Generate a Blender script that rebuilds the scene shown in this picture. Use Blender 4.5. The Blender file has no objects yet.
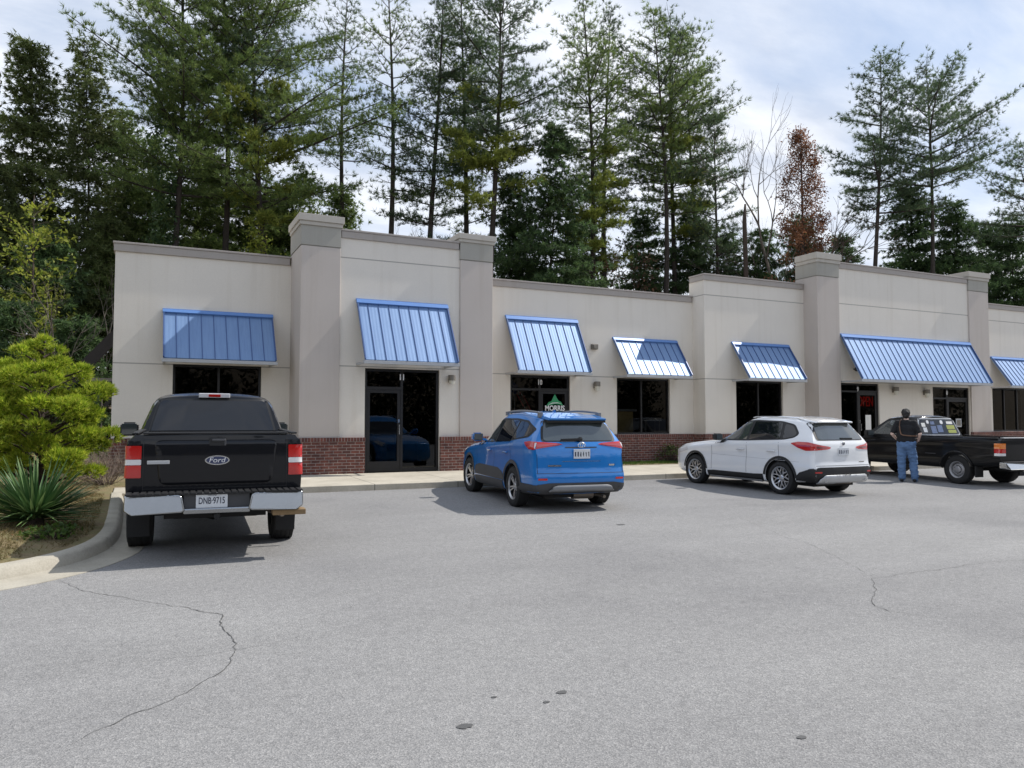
import bpy, bmesh, math, random
import numpy as np
from mathutils import Vector, Matrix, noise
from mathutils.bvhtree import BVHTree
from mathutils.geometry import delaunay_2d_cdt

PI = math.pi
R = math.radians
SC = bpy.context.scene
COL = SC.collection
GRADE = 0.0173                      # the lot rises gently towards the building
def gz(y): return GRADE * y

# ------------------------------------------------------------------ materials
def new_mat(name):
    m = bpy.data.materials.new(name); m.use_nodes = True
    nt = m.node_tree; b = nt.nodes['Principled BSDF']
    return m, nt, b
def N(nt, t, **kw):
    n = nt.nodes.new(t)
    for k, v in kw.items():
        if k in n.inputs: n.inputs[k].default_value = v
        else: setattr(n, k, v)
    return n
def rgba(c): return (c[0], c[1], c[2], 1)
def mixc(nt, fac, a, b, mode='MIX'):
    n = nt.nodes.new('ShaderNodeMix'); n.data_type = 'RGBA'; n.blend_type = mode
    for s, v in ((0, fac), (6, a), (7, b)):
        if hasattr(v, 'is_linked') or hasattr(v, 'links'): nt.links.new(v, n.inputs[s])
        elif s == 0: n.inputs[0].default_value = v
        else: n.inputs[s].default_value = rgba(v)
    return n.outputs[2]
def ramp(nt, src, stops):
    r = nt.nodes.new('ShaderNodeValToRGB')
    e = r.color_ramp.elements
    while len(e) < len(stops): e.new(0.5)
    for i, (p, c) in enumerate(stops):
        e[i].position = p; e[i].color = rgba(c) if len(c) == 3 else c
    nt.links.new(src, r.inputs[0]); return r.outputs[0]
def math_n(nt, op, a, b=None):
    n = nt.nodes.new('ShaderNodeMath'); n.operation = op
    for i, v in enumerate((a, b)):
        if v is None: continue
        if hasattr(v, 'links'): nt.links.new(v, n.inputs[i])
        else: n.inputs[i].default_value = v
    return n.outputs[0]
def obj_co(nt): return nt.nodes.new('ShaderNodeTexCoord').outputs['Object']
def noise_n(nt, co, scale, detail=4, rough=.55, mapscale=None):
    n = N(nt, 'ShaderNodeTexNoise', Scale=scale, Detail=detail, Roughness=rough)
    if mapscale:
        mp = nt.nodes.new('ShaderNodeMapping'); mp.inputs['Scale'].default_value = mapscale
        nt.links.new(co, mp.inputs['Vector']); co = mp.outputs[0]
    nt.links.new(co, n.inputs['Vector']); return n.outputs[0]
def bump(nt, b, h, strength, dist=.01):
    n = N(nt, 'ShaderNodeBump', Strength=strength, Distance=dist)
    nt.links.new(h, n.inputs['Height']); nt.links.new(n.outputs[0], b.inputs['Normal'])

def simple(name, c, rough=.6, metal=0, spec=.5, var=.12, scale=6, coat=0, bmp=0, bscale=60, coatr=.03):
    m, nt, b = new_mat(name)
    co = obj_co(nt)
    f = noise_n(nt, co, scale, 5)
    col = mixc(nt, f, [x*(1-var) for x in c], [min(1, x*(1+var)) for x in c])
    nt.links.new(col, b.inputs['Base Color'])
    b.inputs['Roughness'].default_value = rough; b.inputs['Metallic'].default_value = metal
    b.inputs['Specular IOR Level'].default_value = spec
    if coat: b.inputs['Coat Weight'].default_value = coat; b.inputs['Coat Roughness'].default_value = coatr
    if bmp: bump(nt, b, noise_n(nt, co, bscale, 3), bmp)
    return m

def stucco(name, c, joints=True):
    m, nt, b = new_mat(name)
    co = obj_co(nt)
    f = noise_n(nt, co, 1.1, 5, .6)
    col = mixc(nt, f, [x*.93 for x in c], [x*1.06 for x in c])
    st = noise_n(nt, co, 1.0, 4, .6, (5.5, 5.5, .22))              # weather streaks
    stm = ramp(nt, st, [(.52, (1, 1, 1)), (.85, (.91, .895, .87))])
    col = mixc(nt, 1.0, col, stm, 'MULTIPLY')
    fine = noise_n(nt, co, 90, 3, .7)
    col = mixc(nt, 1.0, col, ramp(nt, fine, [(.3, (.94, .94, .94)), (.7, (1.05, 1.05, 1.05))]), 'MULTIPLY')
    sep = nt.nodes.new('ShaderNodeSeparateXYZ'); nt.links.new(co, sep.inputs[0])
    if joints:
        for z in (3.125, 5.85):
            d = math_n(nt, 'ABSOLUTE', math_n(nt, 'SUBTRACT', sep.outputs[2], z))
            j = math_n(nt, 'LESS_THAN', d, .014)
            col = mixc(nt, j, col, [x*.52 for x in c])
    # slightly darker towards the bottom, fading out a little above the brick
    g = N(nt, 'ShaderNodeMapRange'); g.inputs[1].default_value = 1.3; g.inputs[2].default_value = 1.75
    g.inputs[3].default_value = .9; g.inputs[4].default_value = 1.0
    nt.links.new(sep.outputs[2], g.inputs[0])
    cg = nt.nodes.new('ShaderNodeCombineColor')
    for i in range(3): nt.links.new(g.outputs[0], cg.inputs[i])
    col = mixc(nt, 1.0, col, cg.outputs[0], 'MULTIPLY')
    nt.links.new(col, b.inputs['Base Color']); b.inputs['Roughness'].default_value = .92
    b.inputs['Specular IOR Level'].default_value = .2
    bump(nt, b, fine, .25, .004)
    return m

def brick_mat(name, w, h, c1, c2, mo, rot=False):
    m, nt, b = new_mat(name)
    co = obj_co(nt)
    sep = nt.nodes.new('ShaderNodeSeparateXYZ'); nt.links.new(co, sep.inputs[0])
    s = math_n(nt, 'ADD', sep.outputs[0], sep.outputs[1])
    cb = nt.nodes.new('ShaderNodeCombineXYZ'); nt.links.new(s, cb.inputs[0]); nt.links.new(sep.outputs[2], cb.inputs[1])
    t = N(nt, 'ShaderNodeTexBrick'); t.inputs['Scale'].default_value = 1
    t.inputs['Brick Width'].default_value = w; t.inputs['Row Height'].default_value = h
    t.inputs['Mortar Size'].default_value = .007; t.inputs['Mortar Smooth'].default_value = .2
    t.inputs['Bias'].default_value = -.1
    t.inputs['Color1'].default_value = rgba(c1); t.inputs['Color2'].default_value = rgba(c2); t.inputs['Mortar'].default_value = rgba(mo)
    if rot: t.offset = 0
    nt.links.new(cb.outputs[0], t.inputs['Vector'])
    f = noise_n(nt, co, 7, 5, .65)
    col = mixc(nt, 1.0, t.outputs[0], ramp(nt, f, [(.3, (.60, .60, .63)), (.7, (1.35, 1.28, 1.2))]), 'MULTIPLY')
    nt.links.new(col, b.inputs['Base Color']); b.inputs['Roughness'].default_value = .88
    inv = math_n(nt, 'SUBTRACT', 1.0, t.outputs[1])
    bump(nt, b, inv, .5, .006)
    return m

def glass_mat(name, tint=(.30, .31, .31), rough=.0):
    m, nt, b = new_mat(name)
    out = nt.nodes['Material Output']; nt.nodes.remove(b)
    tr = N(nt, 'ShaderNodeBsdfTransparent'); tr.inputs[0].default_value = rgba(tint)
    gl = N(nt, 'ShaderNodeBsdfGlossy'); gl.inputs['Roughness'].default_value = rough; gl.inputs[0].default_value = (.9, .92, .95, 1)
    co = obj_co(nt)
    bn = N(nt, 'ShaderNodeBump', Strength=.04, Distance=.02); nt.links.new(noise_n(nt, co, 1.3, 1), bn.inputs['Height'])
    nt.links.new(bn.outputs[0], gl.inputs['Normal'])
    fr = N(nt, 'ShaderNodeFresnel', IOR=1.48)
    mx = nt.nodes.new('ShaderNodeMixShader')
    nt.links.new(fr.outputs[0], mx.inputs[0]); nt.links.new(tr.outputs[0], mx.inputs[1]); nt.links.new(gl.outputs[0], mx.inputs[2])
    nt.links.new(mx.outputs[0], out.inputs[0]); return m

def leaf_mat(name, cols, rough=.55, transl=.48, dark=.35, clump=.8):
    """cols: two or three colours picked per leaf; larger noise gives light and dark clumps"""
    m, nt, b = new_mat(name)
    geo = nt.nodes.new('ShaderNodeNewGeometry')
    st = [(i/(len(cols)-1), c) for i, c in enumerate(cols)]
    col = ramp(nt, geo.outputs['Random Per Island'], st)
    f = noise_n(nt, obj_co(nt), clump, 3, .6)
    col = mixc(nt, 1.0, col, ramp(nt, f, [(.35, (dark, dark, dark)), (.68, (1.25, 1.25, 1.15))]), 'MULTIPLY')
    nt.links.new(col, b.inputs['Base Color']); b.inputs['Roughness'].default_value = rough
    b.inputs['Specular IOR Level'].default_value = .3
    t = nt.nodes.new('ShaderNodeBsdfTranslucent'); nt.links.new(col, t.inputs[0])
    mx = nt.nodes.new('ShaderNodeMixShader'); mx.inputs[0].default_value = transl
    nt.links.new(b.outputs[0], mx.inputs[1]); nt.links.new(t.outputs[0], mx.inputs[2])
    nt.links.new(mx.outputs[0], nt.nodes['Material Output'].inputs[0])
    return m

def asphalt_mat():
    m, nt, b = new_mat('asphalt')
    co = obj_co(nt)
    base = (.252, .249, .246)
    big = noise_n(nt, co, .22, 5, .62)
    col = mixc(nt, 1.0, base, ramp(nt, big, [(.30, (.80, .80, .81)), (.45, (.97, .97, .97)), (.70, (1.10, 1.10, 1.09))]), 'MULTIPLY')
    lane = noise_n(nt, co, .5, 4, .6, (.22, 1.4, 1))
    col = mixc(nt, 1.0, col, ramp(nt, lane, [(.35, (.93, .93, .93)), (.65, (1.05, 1.05, 1.05))]), 'MULTIPLY')
    v = N(nt, 'ShaderNodeTexVoronoi', Scale=130); nt.links.new(co, v.inputs['Vector'])
    sp = nt.nodes.new('ShaderNodeSeparateColor'); nt.links.new(v.outputs['Color'], sp.inputs[0])
    agg = ramp(nt, sp.outputs[0], [(.0, (.50, .50, .51)), (.35, (.88, .88, .88)), (.75, (1.10, 1.09, 1.08)), (1.0, (1.65, 1.62, 1.58))])
    col = mixc(nt, .62, col, mixc(nt, 1.0, col, agg, 'MULTIPLY'))
    mid = noise_n(nt, co, 14, 4, .7)
    col = mixc(nt, 1.0, col, ramp(nt, mid, [(.3, (.88, .88, .88)), (.7, (1.09, 1.09, 1.09))]), 'MULTIPLY')
    nt.links.new(col, b.inputs['Base Color']); b.inputs['Roughness'].default_value = .9
    b.inputs['Specular IOR Level'].default_value = .25
    bump(nt, b, v.outputs['Distance'], .5, .006)
    return m

def concrete_mat(name, c, joint=None):
    m, nt, b = new_mat(name)
    co = obj_co(nt)
    f = noise_n(nt, co, 1.6, 6, .65)
    col = mixc(nt, 1.0, c, ramp(nt, f, [(.3, (.78, .77, .74)), (.7, (1.1, 1.1, 1.08))]), 'MULTIPLY')
    fi = noise_n(nt, co, 55, 3, .7)
    col = mixc(nt, 1.0, col, ramp(nt, fi, [(.3, (.88, .88, .88)), (.7, (1.1, 1.1, 1.1))]), 'MULTIPLY')
    if joint:
        sep = nt.nodes.new('ShaderNodeSeparateXYZ'); nt.links.new(co, sep.inputs[0])
        mod = math_n(nt, 'MODULO', math_n(nt, 'ADD', sep.outputs[0], 100.0), joint)
        col = mixc(nt, math_n(nt, 'LESS_THAN', mod, .02), col, [x*.35 for x in c])
    nt.links.new(col, b.inputs['Base Color']); b.inputs['Roughness'].default_value = .9
    bump(nt, b, fi, .3, .005)
    return m

def ground_mat(name, cols, scale=1.2):
    m, nt, b = new_mat(name)
    co = obj_co(nt)
    f = noise_n(nt, co, scale, 8, .7)
    col = ramp(nt, f, [(.30+.4*i/(len(cols)-1), c) for i, c in enumerate(cols)])
    nt.links.new(col, b.inputs['Base Color']); b.inputs['Roughness'].default_value = .95
    bump(nt, b, noise_n(nt, co, 40, 4, .7), .8, .03)
    return m

def awning_mat():
    m, nt, b = new_mat('awning_blue')
    co = obj_co(nt)
    f = noise_n(nt, co, 1.5, 5, .6, (3, 1, 1))
    col = mixc(nt, f, (.14, .245, .45), (.19, .305, .50))
    st = noise_n(nt, co, 4, 4, .6, (8, .4, .4))
    col = mixc(nt, 1.0, col, ramp(nt, st, [(.45, (1, 1, 1)), (.8, (.80, .82, .86))]), 'MULTIPLY')
    nt.links.new(col, b.inputs['Base Color'])
    b.inputs['Roughness'].default_value = .50; b.inputs['Specular IOR Level'].default_value = 1.0
    b.inputs['Metallic'].default_value = .36
    w = N(nt, 'ShaderNodeTexWave', Scale=3.55); w.wave_type = 'BANDS'; w.bands_direction = 'X'
    nt.links.new(co, w.inputs['Vector'])
    bump(nt, b, w.outputs[1], .10, .01)
    return m

def bark_mat(name, c1, c2):
    m, nt, b = new_mat(name)
    f = noise_n(nt, obj_co(nt), 3, 6, .7, (6, 6, 1))
    nt.links.new(mixc(nt, f, c1, c2), b.inputs['Base Color']); b.inputs['Roughness'].default_value = .95
    bump(nt, b, f, .8, .04)
    return m

M = {}
M['wall'] = stucco('stucco_wall', (.745, .695, .62))
M['pillar'] = stucco('stucco_pillar', (.535, .482, .437), False)
M['band'] = stucco('stucco_band', (.38, .365, .325), False)
M['cap'] = stucco('stucco_cap', (.48, .45, .40), False)
M['coping'] = stucco('coping', (.40, .365, .335), False)
M['brick'] = brick_mat('brick', .215, .073, (.165, .058, .043), (.095, .040, .034), (.30, .26, .235))
M['rowlock'] = brick_mat('brick_rowlock', .075, .30, (.15, .05, .038), (.10, .036, .032), (.27, .24, .22), True)
M['bronze'] = simple('dark_bronze_frame', (.018, .017, .017), .4, .3)
M['glass'] = glass_mat('window_glass')
M['awning'] = awning_mat()
M['flashing'] = simple('awning_flashing', (.12, .25, .55), .35, .1)
M['seam'] = simple('awning_seam', (.05, .10, .25), .4, .1)  # darkened so the colour carries the shadow lines along the seams
M['fascia'] = simple('awning_fascia', (.42, .43, .44), .5, .3)
M['dark'] = simple('dark_void', (.008, .008, .008), .9)
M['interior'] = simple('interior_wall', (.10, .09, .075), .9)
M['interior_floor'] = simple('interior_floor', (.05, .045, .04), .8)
M['ochre'] = simple('ochre_partition', (.80, .60, .26), .8)
M['wood_dark'] = simple('dark_wood', (.06, .04, .025), .6)
M['asphalt'] = asphalt_mat()
M['concrete'] = concrete_mat('sidewalk_concrete', (.47, .43, .36), 1.9)
M['kerb'] = concrete_mat('kerb_concrete', (.42, .39, .33))
M['earth'] = ground_mat('leaf_litter', [(.030, .022, .013), (.09, .065, .036), (.15, .11, .06)])
M['turf'] = ground_mat('dry_turf', [(.11, .085, .040), (.22, .165, .085), (.165, .145, .06), (.28, .215, .12)], 2.5)
M['white'] = simple('white_letter', (.8, .8, .8), .5)
M['paper'] = simple('paper', (.75, .74, .70), .7)
M['lamp'] = simple('wall_light_metal', (.22, .20, .17), .5, .4)
M['lampglass'] = simple('wall_light_glass', (.62, .60, .52), .25)
M['black_plastic'] = simple('black_plastic', (.015, .015, .016), .55)
M['grey_plastic'] = simple('grey_plastic', (.055, .056, .06), .6)
M['rubber'] = simple('tyre_rubber', (.018, .018, .018), .85, bmp=.3)
M['steel'] = simple('alloy_silver', (.55, .56, .58), .3, .85)
M['darkalloy'] = simple('alloy_dark', (.03, .03, .033), .35, .5)
M['steelrim'] = simple('steel_rim', (.35, .35, .36), .45, .6)
M['chrome'] = simple('chrome', (.62, .63, .64), .18, 1.0, var=.05)
M['bumper_chrome'] = simple('bumper_chrome', (.36, .37, .38), .22, 1.0, var=.15, scale=3)
M['silver_paint'] = simple('silver_trim', (.52, .53, .54), .4, .4)
M['carglass'] = simple('tinted_car_glass', (.005, .007, .012), .03, 0, .5, var=.05, coat=.35, coatr=.01)
M['carglass_clear'] = simple('clear_car_glass', (.05, .06, .06), .03, 0, .9, var=.4, scale=2.2, coat=1, coatr=.01)
M['dull_silver'] = simple('dull_silver_trim', (.22, .225, .235), .5, .3)
M['lamp_dark'] = simple('dark_red_lens', (.16, .004, .004), .15, 0, .6, coat=1)
M['red_lens'] = simple('red_lens', (.50, .012, .010), .12, 0, .6, coat=1)
M['pink_lens'] = simple('faded_red_lens', (.42, .055, .06), .15, 0, .7, coat=1)
M['amber_lens'] = simple('amber_lens', (.75, .20, .02), .15, 0, .6, coat=1)
M['clear_lens'] = simple('clear_lens', (.72, .70, .70), .1, 0, .6, coat=1)
M['plate'] = simple('plate_white', (.66, .68, .70), .45)
M['plate_ink'] = simple('plate_ink', (.03, .035, .06), .5)
M['badge_blue'] = simple('badge_blue', (.015, .03, .10), .25, coat=1)
M['blue_paint'] = simple('blue_car_paint', (.002, .175, .54), .28, .1, .5, var=.04, coat=1)
M['white_paint'] = simple('white_car_paint', (.78, .79, .80), .3, 0, .5, var=.02, coat=1)
M['black_paint'] = simple('black_car_paint', (.006, .0065, .009), .3, 0, .15, var=.1, coat=.6, coatr=.02)
M['black_paint_dull'] = simple('dull_black_car_paint', (.0065, .0065, .007), .38, 0, .15, var=.2, coat=.4, coatr=.08)
M['rust_wood'] = simple('weathered_board', (.24, .16, .08), .8, var=.4)
M['under'] = simple('underbody', (.010, .010, .010), .8)
M['muffler'] = simple('exhaust_metal', (.20, .17, .14), .5, .7)
M['timber'] = simple('stair_timber', (.035, .030, .028), .8)
M['bark_pine'] = bark_mat('pine_bark', (.022, .018, .015), (.065, .052, .042))
M['bark_grey'] = bark_mat('grey_bark', (.10, .085, .07), (.20, .17, .14))
M['bark_brown'] = bark_mat('brown_bark', (.035, .025, .02), (.09, .065, .05))
M['pine'] = leaf_mat('pine_needles', [(0.097, 0.162, 0.054), (0.173, 0.245, 0.076), (0.254, 0.319, 0.095)], dark=.6)
M['pine_blue'] = leaf_mat('pine_needles_cool', [(0.060, 0.105, 0.060), (0.105, 0.163, 0.085), (0.170, 0.217, 0.113)], dark=.55)
M['pine_olive'] = leaf_mat('pine_needles_olive', [(0.163, 0.209, 0.046), (0.255, 0.311, 0.063), (0.383, 0.401, 0.100)], dark=.65)
M['hemlock'] = leaf_mat('hemlock_needles', [(0.057, 0.108, 0.048), (0.102, 0.171, 0.072), (0.156, 0.234, 0.086)], dark=.45)
M['cedar_olive'] = leaf_mat('cedar_foliage', [(0.094, 0.133, 0.046), (0.152, 0.200, 0.065), (0.239, 0.268, 0.109)], dark=.5)
M['yellowgreen'] = leaf_mat('young_yellow_green', [(0.150, 0.210, 0.030), (0.284, 0.330, 0.053), (0.390, 0.406, 0.074)], dark=.6)
M['bush'] = leaf_mat('bush_needles', [(.18, .30, .022), (.37, .47, .04), (.60, .61, .09)], dark=.6, clump=2.6)
M['rust_leaf'] = leaf_mat('rust_leaves', [(0.152, 0.067, 0.034), (0.266, 0.118, 0.061), (0.342, 0.171, 0.104)], dark=.6)
M['rust_dim'] = leaf_mat('brown_leaves', [(0.070, 0.042, 0.028), (0.126, 0.077, 0.056)], dark=.6)
M['woods'] = leaf_mat('far_woods', [(0.009, 0.014, 0.006), (0.020, 0.027, 0.010), (0.027, 0.025, 0.013)], dark=.4, clump=.25)
M['yucca'] = leaf_mat('yucca_leaf', [(0.040, 0.101, 0.036), (0.086, 0.169, 0.060), (0.230, 0.324, 0.132)], rough=.4, transl=.15, dark=.8)
M['twig'] = simple('dry_twig', (.20, .155, .125), .9, var=.35)
M['grass'] = leaf_mat('grass_blades', [(.13, .13, .04), (.26, .20, .10), (.34, .27, .15)], dark=.7)
M['green_leaf'] = leaf_mat('small_leaf', [(.05, .10, .02), (.10, .16, .03)], dark=.7)
M['skin'] = simple('skin', (.70, .50, .42), .55, var=.08)
M['hair'] = simple('dark_hair', (.012, .010, .009), .6, bmp=.6, bscale=90)
M['shirt'] = simple('black_shirt', (.012, .012, .014), .9, var=.3)
M['denim'] = simple('blue_denim', (.10, .18, .33), .9, var=.3, scale=5, bmp=.3, bscale=40)
M['leather'] = simple('brown_strap', (.16, .085, .05), .6)
M['crack'] = simple('crack_fill', (.075, .073, .070), .95)
M['stain'] = simple('oil_stain', (.085, .084, .083), .7)
M['logo_green'] = simple('logo_green', (.03, .30, .12), .5)
M['flag_red'] = simple('flag_red', (.80, .12, .12), .8)
M['flag_blue'] = simple('flag_blue', (.03, .05, .16), .8)
M['sticker_yellow'] = simple('sticker_yellow', (.36, .39, .08), .5)
M['sticker_blue'] = simple('sticker_blue', (.12, .17, .30), .5, var=.5, scale=14)
def neon():
    m, nt, b = new_mat('neon_red')
    b.inputs['Base Color'].default_value = (.6, .02, .02, 1)
    b.inputs['Emission Color'].default_value = (1, .03, .02, 1); b.inputs['Emission Strength'].default_value = .13
    return m
M['neon'] = neon()

# ------------------------------------------------------------------ mesh helpers
def tag(o, label=None, cat=None, group=None, kind=None):
    if label: o['label'] = label
    if cat: o['category'] = cat
    if group: o['group'] = group
    if kind: o['kind'] = kind
    return o
def thing(name, label, cat, loc=(0, 0, 0), rotz=0, group=None):
    o = bpy.data.objects.new(name, None); COL.objects.link(o)
    o.location = loc; o.rotation_euler = (0, 0, rotz); o.empty_display_size = .3
    return tag(o, label, cat, group)

class MB:
    def __init__(s): s.v = []; s.f = []; s.m = []
    def add(s, vs, fs, mi=0):
        n = len(s.v); s.v += [tuple(p) for p in vs]
        for f in fs: s.f.append(tuple(i+n for i in f)); s.m.append(mi)
        return s
    def box(s, x0, x1, y0, y1, z0, z1, mi=0):
        vs = [(x0, y0, z0), (x1, y0, z0), (x1, y1, z0), (x0, y1, z0), (x0, y0, z1), (x1, y0, z1), (x1, y1, z1), (x0, y1, z1)]
        return s.add(vs, [(3, 2, 1, 0), (4, 5, 6, 7), (0, 1, 5, 4), (1, 2, 6, 5), (2, 3, 7, 6), (3, 0, 4, 7)], mi)
    def hexa(s, vs, mi=0):
        return s.add(vs, [(3, 2, 1, 0), (4, 5, 6, 7), (0, 1, 5, 4), (1, 2, 6, 5), (2, 3, 7, 6), (3, 0, 4, 7)], mi)
    def beam(s, p0, p1, w, h, mi=0):
        p0 = Vector(p0); p1 = Vector(p1); d = (p1-p0).normalized()
        a = Vector((0, 0, 1)) if abs(d.z) < .95 else Vector((0, 1, 0))
        x = d.cross(a).normalized()*w/2; y = d.cross(x).normalized()*h/2
        vs = [p0-x-y, p0+x-y, p0+x+y, p0-x+y, p1-x-y, p1+x-y, p1+x+y, p1-x+y]
        return s.hexa(vs, mi)
    def tube(s, pts, rads, n=6, mi=0, cap=True):
        pts = [Vector(p) for p in pts]; rings = []
        base = len(s.v); up = None
        for i, p in enumerate(pts):
            d = (pts[min(i+1, len(pts)-1)]-pts[max(i-1, 0)]).normalized()
            if up is None:
                up = d.cross(Vector((.3, .8, .52)) if abs(d.z) > .8 else Vector((0, 0, 1))).normalized()
            x = (up - d*up.dot(d)).normalized(); y = d.cross(x); up = x
            r = rads[i] if hasattr(rads, '__len__') else rads
            s.v += [tuple(p+x*r*math.cos(2*PI*k/n)+y*r*math.sin(2*PI*k/n)) for k in range(n)]
        for i in range(len(pts)-1):
            for k in range(n):
                a = base+i*n+k; b = base+i*n+(k+1) % n
                s.f.append((a, b, b+n, a+n)); s.m.append(mi)
        if cap:
            s.f.append(tuple(base+k for k in reversed(range(n)))); s.m.append(mi)
            e = base+(len(pts)-1)*n; s.f.append(tuple(e+k for k in range(n))); s.m.append(mi)
        return s
    def lathe(s, prof, n=32, mat=Matrix(), mi=0, close=True):
        """profile (r,h) spun about local z; mat places it"""
        base = len(s.v)
        for r, h in prof:
            s.v += [tuple(mat @ Vector((r*math.cos(2*PI*k/n), r*math.sin(2*PI*k/n), h))) for k in range(n)]
        m = len(prof)
        for i in range(m if close else m-1):
            for k in range(n):
                a = base+i*n+k; b = base+i*n+(k+1) % n; j = (i+1) % m
                c = base+j*n+(k+1) % n; d = base+j*n+k
                s.f.append((a, b, c, d)); s.m.append(mi)
        return s
    def prism(s, poly, fn, mi=0):
        """poly: 2-D points; fn(u,v,side) -> 3-D, side 0/1"""
        n = len(poly); vs = [fn(u, v, 0) for u, v in poly]+[fn(u, v, 1) for u, v in poly]
        fs = [tuple(reversed(range(n))), tuple(range(n, 2*n))]+[(i, (i+1) % n, (i+1) % n+n, i+n) for i in range(n)]
        return s.add(vs, fs, mi)
    def build(s, name, mats, parent=None, smooth=False, bevel=0, sharp=40, recalc=True):
        me = bpy.data.meshes.new(name); me.from_pydata(s.v, [], s.f)
        mats = mats if isinstance(mats, (list, tuple)) else [mats]
        for m in mats: me.materials.append(m)
        if len(mats) > 1: me.polygons.foreach_set('material_index', s.m)
        if recalc:
            bm = bmesh.new(); bm.from_mesh(me); bmesh.ops.recalc_face_normals(bm, faces=bm.faces); bm.to_mesh(me); bm.free()
        return finish(me, name, parent, smooth, bevel, sharp)
def finish(me, name, parent=None, smooth=False, bevel=0, sharp=40):
    if smooth:
        me.polygons.foreach_set('use_smooth', [True]*len(me.polygons))
        if sharp: me.set_sharp_from_angle(angle=R(sharp))
    me.update()
    o = bpy.data.objects.new(name, me); COL.objects.link(o); o.parent = parent
    if bevel:
        b = o.modifiers.new('bevel', 'BEVEL'); b.width = bevel; b.segments = 2; b.limit_method = 'ANGLE'
    return o
def np_obj(name, V, F, mat, parent=None, smooth=False):
    V = np.asarray(V, dtype=np.float32); F = np.asarray(F, dtype=np.int32); k = F.shape[1]
    me = bpy.data.meshes.new(name)
    me.vertices.add(len(V)); me.vertices.foreach_set('co', V.ravel())
    me.loops.add(F.size); me.loops.foreach_set('vertex_index', F.ravel())
    me.polygons.add(len(F)); me.polygons.foreach_set('loop_start', np.arange(0, F.size, k, dtype=np.int32))
    me.update(calc_edges=True); me.materials.append(mat)
    if smooth: me.polygons.foreach_set('use_smooth', [True]*len(F))
    o = bpy.data.objects.new(name, me); COL.objects.link(o); o.parent = parent
    return o
def text_mesh(body, size, name, mat, parent, M4, depth=.004, bold=0, sx=1, align='CENTER'):
    cu = bpy.data.curves.new(name, 'FONT'); cu.body = body; cu.size = size; cu.extrude = depth
    cu.align_x = align; cu.align_y = 'CENTER'; cu.offset = bold; cu.resolution_u = 3
    t = bpy.data.objects.new(name, cu); COL.objects.link(t)
    bpy.context.view_layer.update()
    me = bpy.data.meshes.new_from_object(t.evaluated_get(bpy.context.evaluated_depsgraph_get()))
    bpy.data.objects.remove(t); bpy.data.curves.remove(cu)
    me.transform(M4 @ Matrix.Diagonal((sx, 1, 1, 1))); me.materials.clear(); me.materials.append(mat); me.name = name
    o = bpy.data.objects.new(name, me); COL.objects.link(o); o.parent = parent
    return o
FACE_S = Matrix.Rotation(PI/2, 4, 'X')          # text standing upright, read from -y
def eval_mesh(o, name):
    dg = bpy.context.evaluated_depsgraph_get(); dg.update()
    return bpy.data.meshes.new_from_object(o.evaluated_get(dg))
def interp(x, tab): return float(np.interp(x, [t[0] for t in tab], [t[1] for t in tab]))
# ------------------------------------------------------------------ ground, lot, kerb, sidewalk
def hill(x, y):
    z = gz(y) - .06
    if y > 17: z = gz(17) - .06 + (y-17)*.02
    back = max(0, y-26); left = max(0, -x-1.0)*min(1, max(0, (y-8)/14))
    z += .085*back*min(1, back/12) if y < 90 else .085*64
    z += .16*left*min(1, left/5) if left < 40 else .16*40
    if y < -46: z += min(15, (-46-y)*.42)  # unseen bank behind the camera, added to darken the reflections in the glass
    z += .25*noise.noise(Vector((x*.15, y*.15, 0)))*min(1, max(0, (back+left)/4))
    return z
xs = sorted(set([-400, -250, -150, -100, -70]+list(np.arange(-50, 90, 2.0))+[100, 130, 180, 260, 400]))
ys = sorted(set([-400, -250, -150, -90]+list(np.arange(-60, 18, 6.0))+list(np.arange(18, 64, 1.5))+[70, 80, 100, 140, 200, 300, 500]))
V = [(x, y, hill(x, y)) for y in ys for x in xs]; n = len(xs)
F = [(j*n+i, j*n+i+1, (j+1)*n+i+1, (j+1)*n+i) for j in range(len(ys)-1) for i in range(n-1)]
tag(np_obj('ground', V, F, M['earth'], smooth=True), kind='structure')

KERB = [(-30, 3.2), (-12, 6.45), (-6, 7.75), (-3, 8.52), (-2, 8.85), (-1.5, 9.08), (-1.1, 9.36), (-.80, 9.72), (-.58, 10.2), (-.46, 10.8), (-.41, 11.5), (-.41, 13), (-.44, 15), (-.46, 16.1)]
def dense(path, step):
    out = []
    for a, b in zip(path, path[1:]):
        a = Vector(a); b = Vector(b); k = max(1, int((b-a).length/step))
        out += [a.lerp(b, i/k) for i in range(k)]
    return out+[Vector(path[-1])]
kp = dense(KERB, .12)
for _ in range(8):
    kp = [kp[0]]+[(kp[i-1]+kp[i]*2+kp[i+1])/4 for i in range(1, len(kp)-1)]+[kp[-1]]
def offs(path, d):
    out = []
    for i, p in enumerate(path):
        t = (path[min(i+1, len(path)-1)]-path[max(i-1, 0)]).normalized()
        out.append(p+Vector((t.y, -t.x))*d)      # to the right of the run = lot side
    return out
# asphalt
b = MB(); LOT = [(-120, -60), (140, -60), (140, 16.3), (-.3, 16.3)]
back = offs(kp, .22)
poly = [(-120, -44), (140, -44), (140, 16.2), (-.25, 16.2)]+[(p.x, p.y) for p in reversed(back)]+[(-120, back[0].y-16)]
vs, es, fs, *_ = delaunay_2d_cdt([Vector(p) for p in poly], [(i, (i+1) % len(poly)) for i in range(len(poly))], [], 1, 1e-4)
tag(np_obj('parking_lot', [(v.x, v.y, gz(v.y)) for v in vs], [f for f in fs], M['asphalt']), kind='structure')
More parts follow.
